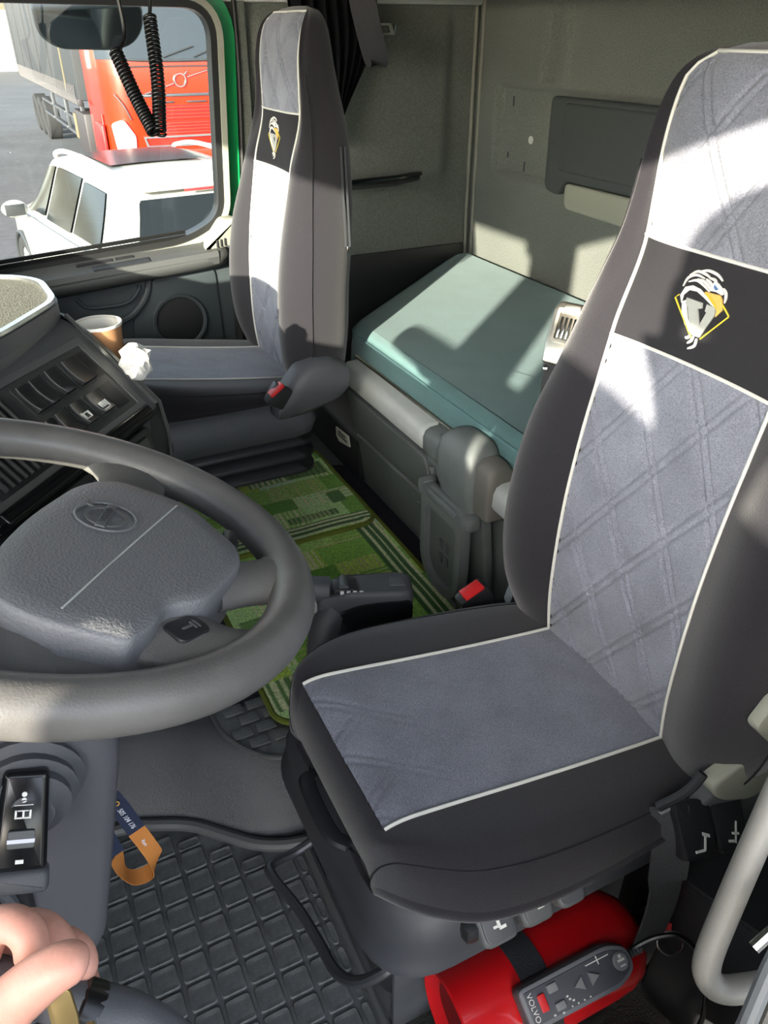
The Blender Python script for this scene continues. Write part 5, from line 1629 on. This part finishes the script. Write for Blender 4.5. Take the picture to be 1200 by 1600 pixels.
hand = skin('hand', [
    [((-.165, .200, .862), .027), ((-.130, .232, .866), .027), ((-.104, .252, .874), .030), ((-.090, .258, .886), .024), ((-.080, .256, .915), .0115), ((-.070, .251, .932), .0098), ((-.0585, .240, .9405), .0095), ((-.0545, .232, .934), .0088), ((-.060, .228, .924), .0078)],
    [3, ((-.078, .264, .900), .0115), ((-.066, .261, .910), .0098), ((-.052, .246, .9205), .0094), ((-.0465, .2375, .916), .0088), ((-.050, .230, .906), .0078)],
    [2, ((-.090, .270, .868), .016), ((-.066, .267, .884), .0102), ((-.0475, .251, .8985), .0092), ((-.0405, .241, .8985), .0088), ((-.043, .231, .890), .0078)],
    [9 + 5, ((-.068, .270, .858), .0095), ((-.049, .257, .869), .0082), ((-.043, .247, .868), .0078), ((-.047, .238, .860), .0068)],
    [1, ((-.105, .232, .884), .0200), ((-.084, .218, .912), .0145), ((-.066, .210, .934), .0118), ((-.050, .2065, .9495), .0112), ((-.0385, .205, .953), .0098), ((-.0335, .204, .948), .0070)],
], 'skin', pe, 2)
# thumb nail
NM = basis((-.0405, .2035, .9625), V((.80, -.05, .10)).normalized(), V((.05, .85, .2)).normalized(), V((-.1, -.2, .97)).normalized())
# jacket, trousers, head
skin('jacket_body', [
    [((-0.260, -.32, .46), (.17, .12)), ((-0.260, -.32, .62), (.16, .115)), ((-0.255, -.31, .80), (.175, .125)), ((-0.250, -.29, .96), (.18, .12)), ((-0.250, -.28, 1.05), (.13, .09)), ((-0.240, -.275, 1.11), (.07, .065))],
    [3, ((-0.370, -.24, 1.02), .072), ((-0.360, -.10, .93), .058), ((-0.300, .02, .85), .052), ((-.23, .12, .85), .042), ((-.165, .196, .861), .036)],
    [3, ((-0.120, -.29, 1.02), .072), ((-0.010, -.32, .95), .056), ((0.080, -.30, .95), .050), ((.05, -.20, 1.06), .042)],
], 'jacket', pe, 2)
skin('trousers', [
    [((-0.260, -.32, .50), (.165, .12)), ((-0.260, -.33, .38), (.165, .125)), ((-0.350, -.34, .24), .095), ((-0.360, -.36, -.02), .07), ((-0.360, -.38, -.32), .052)],
    [1, ((-0.170, -.34, .24), .095), ((-0.160, -.36, -.02), .07), ((-0.160, -.38, -.32), .052)],
], 'trousers', pe, 2)
for x_ in (-.36, -.16):
    skin('shoe', [[((x_, -.40, -.375), (.045, .045)), ((x_, -.34, -.385), (.05, .035)), ((x_, -.26, -.395), (.045, .025)), ((x_, -.20, -.398), (.035, .02))]], 'plastic_black', pe, 1)
hd = skin('head', [
    [((-0.245, -.285, 1.09), .058), ((-0.230, -.275, 1.17), .056), ((-0.210, -.26, 1.25), (.066, .07)), ((-0.200, -.26, 1.32), (.075, .088)), ((-0.200, -.265, 1.385), (.062, .072))],
    [2, ((-0.175, -.195, 1.235), (.034, .028))],
    [3, ((-0.168, -.175, 1.295), (.014, .018))],
], 'skin', pe, 2)
for s_ in (-1, 1):
    c = V((-0.177, -.188, 1.325)) + V((.9, -.42, 0)) * s_ * .031
    MB().lathe([(0, .012), (.007, .010), (.011, .004), (.012, 0)], basis(c, V((.9, -.42, 0)), V((0, 0, 1)), V((-.42, -.9, 0)) * -1), 14).build('eye', 'cup_white', hd)
    e = V((-0.200, -.262, 1.305)) + V((.9, -.42, 0)) * s_ * .078
    MB().box(e, (.012, .03, .055), .006).build('ear', 'skin', hd)
MB().box(V((-0.162, -.176, 1.252)), (.045, .008, .010), .003, Matrix.Rotation(R(-25), 3, 'Z')).build('mouth', 'buckle_red', hd)
b = bmesh.new(); bmesh.ops.create_uvsphere(b, u_segments=24, v_segments=16, radius=1)
for v in b.verts: v.co = V((v.co.x * .086, v.co.y * .102, max(v.co.z, -.55 + .5 * (v.co.y > .1)) * .09))
MB().bm(b, Matrix.Translation((-0.207, -.285, 1.362)) @ Matrix.Rotation(R(-25), 4, 'Z')).build('hair', 'hair', hd, smooth=60)
# curved black handle held in the fist, key beside it
hh = empty('held_handle', (.0, .18, .75), 'blurred black curved handle gripped by the pale fist', 'handle')
MB().tube(catmull([(-.100, .272, .905), (-.076, .246, .900), (-.059, .232, .894), (-.045, .224, .884), (-.031, .216, .872), (-.017, .205, .857), (-.003, .188, .832), (.008, .162, .79), (.010, .14, .74)], 6), [.009] * 12 + [.010 + .0004 * k for k in range(12)] + [.0148] * 25, 14).build('grip', 'plastic_dark', hh, smooth=80)
MB().lathe([(.011, 0), (.0135, .003), (.0135, .012), (.011, .015)], basis((-.050, .2265, .887), V((.45, .89, 0)).normalized(), V((.5, -.25, .82)).normalized(), V((.74, -.37, -.56)).normalized()), 18).build('collar', 'coil_black', hh)
ky = empty('brass_key', (-.05, .20, .90), 'dull brass key hanging below the fist', 'key')
KM2 = basis((-.049, .2085, .924), V((.85, -.35, -.1)).normalized(), V((.05, .40, .9)).normalized(), V((-.2, -.85, .45)).normalized())
MB().prism(rpoly([(-.006, .006), (.005, .006), (.006, -.006), (.0045, -.030), (-.001, -.034), (-.005, -.028)], .002), -.0012, .0012, KM2, .0005).build('blade', 'key_gold', ky)
MB().prism(rpoly([(.007, -.012), (.012, -.010), (.0125, -.020), (.010, -.026), (.007, -.024)], .002), -.0012, .0012, KM2, .0005).build('second_blade', 'key_gold', ky)

# driver's door, swung open beside the person
dd = empty('door_2', (-.74, -.14, -.25), kind='structure')
dv = V((-.34, -.94, 0)).normalized(); dn_ = V((.94, -.34, 0)).normalized()
DM = basis((-.78, -.16, 0), dv, V((0, 0, 1)), dn_)
MB().prism(rpoly([(0, -.25), (1.15, -.25), (1.15, .74), (0, .66)], .03), -.04, .04, DM, .012).build('door_shell', 'body_green', dd)
wo_ = rpoly([(.0, .66), (1.15, .74), (1.15, 1.42), (.35, 1.44)], .05, 5)
MB().ring(wo_, offs(wo_, -.06), -.025, .025, DM).build('window_frame', 'body_green', dd)
MB().ring(offs(wo_, -.055), [(.66 + (p[0] - .66) * .002, 1.06 + (p[1] - 1.06) * .002) for p in wo_], -.003, .003, DM).build('pane', 'cab_glass', dd, smooth=0)
MB().prism(rpoly([(.03, -.22), (1.12, -.22), (1.12, .70), (.03, .63)], .03), .038, .06, DM, .01).build('inner_trim', 'door_plastic', dd)
MB().prism(rpoly([(.2, .50), (1.0, .56), (1.0, .47), (.2, .41)], .02), .055, .11, DM, .02, 3).build('arm_rest', 'door_pad', dd)
stp = empty('entry_step', (-.35, -.33, -.45), kind='structure')
MB().box((-.30, -.34, -.445), (.95, .36, .05), .01).build('tread', 'metal_bracket', stp)
for k in range(6):
    MB().box((-.30, -.48 + k * .055, -.417), (.90, .014, .012), .003).build('tread_bar', 'metal_dark', stp)
MB().box((-.05, -.115, -.25), (1.6, .05, .45), .01).build('sill_panel', 'body_green', stp)

# ================================================================== OUTSIDE
GZ = -1.32
struct(MB().box((0, 30, GZ - .05), (160, 160, .1)), 'ground', 'asphalt')

# kerb mirror above the passenger door
km = empty('kerb_mirror', (.41, 2.75, 1.2), 'rounded grey kerb mirror hanging outside the passenger window', 'mirror')
kM = basis((.405, 2.72, 1.275), V((1, 0, .02)).normalized(), V((0, -.35, .94)).normalized(), V((.0, -.94, -.35)).normalized())
kp = rpoly([(-.155, .058), (.150, .066), (.150, .0), (.115, -.045), (.06, -.060), (-.10, -.052), (-.150, -.015)], [.012, .02, .03, .04, .03, .04, .03], 5)
MB().prism(kp, -.05, .0, kM, .012, 3).build('housing', 'plastic_mid', km)
MB().prism(offs(kp, -.008), -.002, .003, kM).build('glass', 'mirror_glass', km)
MB().tube(catmull([(.40, 2.76, 1.30), (.40, 2.72, 1.40), (.40, 2.55, 1.46)], 5), .012, 10).build('arm', 'plastic_black', km)

# ---- white estate car seen from its rear left
car = empty('white_car', (1.42, 8.6, GZ), 'white estate car with roof rails parked outside the passenger window', 'car')
CH = R(8)
cxv = V((math.cos(CH), math.sin(CH), 0)); cyv = V((-math.sin(CH), math.cos(CH), 0))     # cyv: towards the car's nose
MC = basis((1.40, 8.55, GZ), cxv, cyv, (0, 0, 1))
K = lambda x, y, z: MC @ V((x, y, z))
# sections along the length: y, half width low, half width belt, half width roof, z belt, z roof, z bottom
CS = [(-2.28, .70, .70, .60, .80, .86, .38), (-2.22, .80, .82, .66, .93, .97, .32), (-2.10, .86, .87, .66, 1.00, 1.12, .28), (-1.92, .885, .89, .60, 1.02, 1.38, .26), (-1.75, .895, .895, .585, 1.02, 1.505, .25), (-1.4, .90, .90, .60, 1.02, 1.56, .25),
      (-.6, .90, .905, .62, 1.01, 1.59, .25), (.1, .90, .905, .62, 1.00, 1.585, .25), (.55, .90, .90, .60, .99, 1.50, .25), (.9, .895, .895, .58, .985, 1.28, .25), (1.2, .89, .885, .62, .97, 1.05, .25), (1.35, .885, .87, .70, .95, .99, .25), (1.8, .87, .84, .70, .88, .92, .26), (2.1, .82, .78, .62, .80, .83, .28), (2.25, .70, .66, .5, .68, .70, .32)]
rows = []
for y, wl, wb, wr, zb, zr, z0 in CS:
    half = [(wl * .9, z0), (wl, z0 + .12), (wb + .005, (z0 + zb) / 2 + .08), (wb, zb - .04), (wb - .03, zb), (wr + (wb - wr) * .45, zb + (zr - zb) * .52), (wr + .03, zr - .05), (wr - .05, zr - .008), (wr * .5, zr + .012), (0, zr + .018)]
    hs_ = catmull([(a, c, 0) for a, c in half], 3)
    rows.append([K(q.x, y, q.y) for q in hs_] + [K(-q.x, y, q.y) for q in reversed(hs_[:-1])])
nst = catmull([(i, 0, 0) for i in range(len(rows))], 1)
fine = []
for i in range(len(rows[0])):
    fine.append(catmull([r[i] for r in rows], 4))
rows2 = [[fine[i][j] for i in range(len(fine))] for j in range(len(fine[0]))]
MB().grid(rows2, closed_u=True, cap=True).build('body', 'car_white', car, smooth=50)
def carsurf(y, t, out=.022):
    """point on the left flank glass band: t 0 belt .. 1 roof side"""
    tab = [(c[0],) + c[1:] for c in CS]
    wl, wb, wr, zb, zr, z0 = itp(tab, y)
    A_, B_, C_ = V((wb - .03, zb)), V((wr + (wb - wr) * .45, zb + (zr - zb) * .52)), V((wr + .03, zr - .05))
    p = A_ * (1 - t) ** 2 + (B_ * 2 - (A_ + C_) * .5) * 2 * t * (1 - t) + C_ * t * t
    return p.x + out, p.y
def car_window(pts, sg, nm, m='car_glass', out=.020):
    rws = []
    (y0, y1), (t0, t1), (y2, y3) = pts
    for j in range(7):
        t = t0 + (t1 - t0) * j / 6
        ya = y0 + (y2 - y0) * j / 6; yb = y1 + (y3 - y1) * j / 6
        row = []
        for i in range(9):
            y = ya + (yb - ya) * i / 8
            x, z = carsurf(y, t, out)
            row.append(K(sg * x, y, z))
        rws.append(row)
    back_ = [[p - cxv * sg * .012 for p in r] for r in rws]
    mb = MB().grid(rws); mb.grid(back_)
    return mb.build(nm, m, car, smooth=70)
for sg in (-1, 1):
    car_window([(.12, .92), (.10, .92), (.06, .42)], sg, 'front_window')
    car_window([(-.80, .02), (.08, .92), (-.80, -.04)], sg, 'rear_door_window')
    car_window([(-1.62, -.88), (.10, .88), (-1.42, -.88)], sg, 'quarter_window')
    MB().tube([K(sg * (carsurf(y, 0, .018)[0]), y, carsurf(y, 0)[1] + .0) for y in (-1.65, -1.0, -.3, .4, .95)], .012, 6).build('belt_trim', 'chrome_trim', car)
    MB().tube(catmull([K(sg * .60, -1.70, 1.53), K(sg * .61, -1.62, 1.61), K(sg * .62, -.9, 1.655), K(sg * .625, -.2, 1.655), K(sg * .61, .25, 1.60), K(sg * .60, .32, 1.56)], 5), .022, 8).build('roof_rail', 'car_white', car)
    mi = MB().bm((lambda b: (bmesh.ops.create_uvsphere(b, u_segments=20, v_segments=12, radius=1), b)[1])(bmesh.new()), MC @ Matrix.Translation((sg * 1.02, .70, 1.06)) @ Matrix.Diagonal((.13, .075, .085, 1))).build('wing_mirror', 'car_white', car)
    MB().box(K(sg * 1.03, .625, 1.06), (.19, .012, .11), .005, MC.to_3x3()).build('mirror_face', 'car_trim', mi)
    for y_ in (-1.38, 1.38):
        Mw = MC @ Matrix.Translation((sg * .80, y_, .33)) @ Matrix.Rotation(R(90 * sg), 4, 'Y')
        w_ = MB().lathe([(.20, .0), (.22, .09), (.30, .11), (.335, .08), (.335, -.08), (.30, -.10)], Mw, 28).build('wheel', 'tyre', car)
        MB().lathe([(0, .085), (.08, .085), (.20, .07), (.215, .095), (.22, .06)], Mw, 20).build('wheel_disc', 'chrome_trim', w_)
        MB().tube([K(sg * .895, y_ + .37 * math.cos(a), .33 + .37 * math.sin(a)) for a in [math.pi * k / 14 for k in range(15)]], .025, 6).build('wheel_arch', 'car_trim', car)
# rear screen, roof glass and tail lamps
rs_ = MB().grid([[K(x * k, y, z) for x in (-1, -.5, 0, .5, 1)] for y, z, k in ((-2.165, 1.08, .72), (-2.08, 1.22, .65), (-1.985, 1.37, .59), (-1.91, 1.47, .55))])
rs_.grid([[K(x * k, y + .03, z - .02) for x in (-1, -.5, 0, .5, 1)] for y, z, k in ((-2.165, 1.08, .72), (-2.08, 1.22, .65), (-1.985, 1.37, .59), (-1.91, 1.47, .55))])
rs_.build('rear_screen', 'car_glass', car)
MB().grid([[K(x, y, 1.592 + .012 * (1 - abs(x) / .5) + z) for x in (-.46, -.2, .2, .46)] for y, z in ((-.95, .016), (-.5, .022), (.0, .020))]).build('roof_glass', 'car_glass', car)
MB().box(K(0, -1.80, 1.535), (1.1, .22, .03), .012, MC.to_3x3()).build('rear_spoiler', 'car_white', car)
MB().box(K(0, -1.92, 1.515), (.36, .012, .02), .004, MC.to_3x3()).build('brake_lamp', 'buckle_red', car)
for sg in (-1, 1):
    MB().box(K(sg * .78, -2.10, .93), (.16, .16, .20), .04, MC.to_3x3()).build('tail_lamp', 'buckle_red', car)
ws2 = MB().grid([[K(x * k, y, z) for x in (-1, 0, 1)] for y, z, k in ((1.12, 1.09, .70), (.85, 1.32, .62), (.58, 1.50, .56))])
ws2.build('windscreen', 'car_glass', car)

# ---- orange truck facing us, with its grey curtain trailer
tk = empty('orange_truck', (3.43, 15.6, GZ), 'orange red lorry cab with mesh grille parked behind the white car', 'truck')
FY, TX, HW = 14.5, 3.43, 1.25
def T(x, y, z): return V((TX + x, FY + y, z))
MTf = basis((TX, FY, 0), (1, 0, 0), (0, 0, 1), (0, -1, 0))          # front face plane: x, z, outwards
# cab shell: plan with rounded front corners, lofted
rows = []
for z, wk, fr in ((-.95, .96, .10), (-.75, 1.0, .0), (.85, 1.0, .0), (.95, 1.0, .01), (1.4, .985, .10), (1.95, .96, .24), (2.3, .92, .42), (2.42, .85, .6)):
    pl = rpoly([(-HW * wk, 2.1), (-HW * wk, .32 + fr), (-HW * wk * .80, fr), (HW * wk * .80, fr), (HW * wk, .32 + fr), (HW * wk, 2.1)], [.05, .3, .25, .25, .3, .05], 5)
    rows.append([T(a, b_, z) for a, b_ in pl])
MB().grid(rows, closed_u=True, cap=True).build('cab', 'truck_orange', tk, smooth=50)
# windscreen wraps the upper front
rows = []
for z, wk, fr in ((.90, 1.0, .0), (1.0, 1.0, .012), (1.4, .985, .10), (1.9, .962, .225)):
    pl = rpoly([(-HW * wk, .42 + fr), (-HW * wk, .32 + fr), (-HW * wk * .80, fr), (HW * wk * .80, fr), (HW * wk, .32 + fr), (HW * wk, .42 + fr)], [.0, .3, .25, .25, .3, .0], 5)
    rows.append([T(a * 1.004, b_ - .012, z) for a, b_ in pl])
MB().grid(rows).build('windscreen', 'truck_glass', tk, smooth=60)
MB().tube(catmull([T(-.98, .02, .905), T(-.6, -.02, .888), (TX, FY - .03, .88), T(.6, -.02, .888), T(.98, .02, .905)], 5), .02, 8).build('screen_seal', 'car_trim', tk)
for x0, x1, z1 in ((-.25, .25, 1.08), (.25, .72, 1.10)):
    MB().tube([T(x0, -.03, .93), T(x1, -.01, z1)], .012, 6).build('wiper', 'car_trim', tk)
MB().prism(rpoly([(-1.1, 1.98), (1.1, 1.98), (1.12, 2.2), (-1.12, 2.2)], .05), -.18, .05, MTf, .02).build('sun_visor', 'truck_dark', tk)
# front panel seams, badge, grille
for z, w_ in ((.80, 1.0), (.40, .92)):
    MB().tube([T(-w_, -.012, z), T(w_, -.012, z)], .012, 6).build('panel_seam', 'truck_dark', tk)
MB().prism(rpoly([(-.82, .40), (.82, .40), (.80, .365), (-.80, .365)], .01), .0, .03, MTf, .006).build('chrome_strip', 'chrome_trim', tk)
bgm = MTf @ Matrix.Translation((-.02, .60, .015))
MB().tube([bgm @ V((.095 * math.cos(a), .095 * math.sin(a), 0)) for a in [2 * math.pi * k / 28 for k in range(28)]], .018, 6, closed=True).build('badge_ring', 'chrome', tk)
MB().tube([bgm @ V((.07, .07, 0)), bgm @ V((.13, .13, 0))], .018, 6).build('badge_arrow', 'chrome', tk)
MB().tube([T(-.62, -.02, .41), T(-.13, -.02, .555)], .014, 6).build('badge_bar', 'chrome', tk)
MB().tube([T(.10, -.02, .645), T(.68, -.02, .80)], .014, 6).build('badge_bar', 'chrome', tk)
for z0, z1 in ((.02, .24), (-.20, .0)):
    g_ = MB().prism(rpoly([(-.62, z0), (.62, z0), (.66, z1), (-.66, z1)], .02), -.01, .012, MTf).build('grille_field', 'truck_red', tk)
    for k in range(4):
        z = z0 + .03 + k * (z1 - z0 - .04) / 3.4
        MB().box(T(0, -.016, z), (1.22, .02, .018), .004).build('grille_slat', 'truck_orange', g_)
for x in (-.33, .22):
    MB().box(T(x, -.014, .285), (.34, .02, .03), .008).build('air_slot', 'truck_dark', tk)
MB().ring(rpoly([(-.70, -.38), (.70, -.38), (.74, -.215), (-.74, -.215)], .02), rpoly([(-.67, -.355), (.67, -.355), (.705, -.24), (-.705, -.24)], .015), -.005, .03, MTf).build('lower_grille_frame', 'chrome_trim', tk)
for k in range(4):
    MB().box(T(0, -.012, -.345 + k * .03), (1.34, .02, .012), .003).build('grille_slat', 'truck_red', tk)
MB().prism(rpoly([(-1.2, -.95), (1.2, -.95), (1.22, -.42), (-1.22, -.42)], .05), -.12, .06, MTf, .03, 3).build('bumper', 'truck_orange', tk)
for sg in (-1, 1):
    h_ = MB().prism(rpoly([(sg * 1.20, -.02), (sg * 1.02, .05), (sg * .86, -.20), (sg * .88, -.42), (sg * 1.16, -.42)], .05), -.2, .035, MTf, .02, 3).build('headlamp', 'cup_white', tk)
    MB().tube(catmull([T(sg * 1.10, .06, .42), T(sg * .98, .0, .25), T(sg * .90, -.02, .05)], 5), .012, 6).build('corner_line', 'truck_dark', tk)
    MB().box(T(sg * 1.30, .85, -.45), (.06, .9, .8), .02).build('step_panel', 'truck_red', tk)
    MB().tube([T(sg * 1.26, .55, -.9 + .0), T(sg * 1.27, .55, .1)], .03, 8).build('door_edge', 'truck_red', tk)
    Mw = Matrix.Translation(T(sg * 1.12, 1.45, GZ + .52)) @ Matrix.Rotation(R(90 * sg), 4, 'Y')
    w_ = MB().lathe([(.28, .0), (.30, .12), (.46, .15), (.52, .10), (.52, -.15), (.46, -.18)], Mw, 28).build('wheel', 'tyre', tk)
    MB().lathe([(0, .10), (.12, .12), (.26, .04), (.29, .12)], Mw, 20).build('wheel_disc', 'chrome_trim', w_)
    ma = MB().tube(catmull([T(sg * 1.22, .5, 1.75), T(sg * 1.42, .42, 1.78), T(sg * 1.46, .42, 1.2), T(sg * 1.24, .5, 1.05)], 5), .02, 8).build('mirror_arm', 'truck_dark', tk)
    MB().box(T(sg * 1.47, .42, 1.45), (.22, .12, .42), .05).build('mirror_head', 'truck_orange', ma)

tl = empty('curtain_trailer', (3.0, 22, GZ), 'long grey curtain sided trailer behind the orange truck', 'trailer')
TXL = 2.08
MB().box((TXL + 1.27, 24.0, 1.40), (2.54, 14.0, 2.45), .03).build('curtain_body', 'tarp_grey', tl)
for k in range(6):
    MB().box((TXL - .01, 18.6 + k * 2.3, 1.4), (.03, .07, 2.4), .008).build('post', 'building_wall' if k == 0 else 'tarp_grey', tl)
MB().box((TXL + .02, 24.0, .15), (.08, 14.0, .12), .01).build('side_rail', 'truck_dark', tl)
for k in range(60):
    y = 17.2 + k * .22
    MB().tube([(TXL - .02, y, .10), (TXL - .035, y + .06, .26), (TXL - .02, y + .12, .42)], .014, 5).build('strap_buckle', 'truck_dark', tl)
for k in range(3):
    y = 19.0 + k * 2.6
    MB().box((TXL + .12, y, -.25), (.10, 2.2, .06), .01).build('side_guard', 'metal_dark', tl)
    MB().box((TXL + .12, y, -.55), (.10, 2.2, .06), .01).build('side_guard', 'metal_dark', tl)
    MB().box((TXL + .14, y - 1.1, -.25), (.08, .10, .7), .01).build('guard_post', 'metal_dark', tl)
MB().box((TXL + .35, 17.9, -.42), (.6, 1.4, .75), .04).build('tool_box', 'truck_dark', tl)
MB().box((TXL + .04, 18.5, -.35), (.02, .35, .45), .005).build('pale_plate', 'building_wall', tl)
for k in range(3):
    Mw = Matrix.Translation((TXL + .25, 26.0 + k * 1.35, GZ + .5)) @ Matrix.Rotation(R(-90), 4, 'Y')
    MB().lathe([(0, .02), (.28, .0), (.30, .12), (.44, .15), (.5, .10), (.5, -.2), (.44, -.22)], Mw, 24).build('wheel', 'tyre', tl)

# far pale warehouse, added in place of a beige window reflection
wh = empty('warehouse', (-20, 75, GZ), 'added pale warehouse standing in for a beige window reflection', 'building')
MB().box((-10, 78, GZ + 4), (60, 8, 8), .1).build('wall', 'building_wall', wh)
MB().box((-10, 78, GZ + 8.2), (61, 9, .5), .1).build('roof', 'metal_bracket', wh)
for k in range(6):
    MB().box((-32 + k * 9, 73.97, GZ + 2), (4, .1, 4), .05).build('dock_door', 'rail_grey', wh)
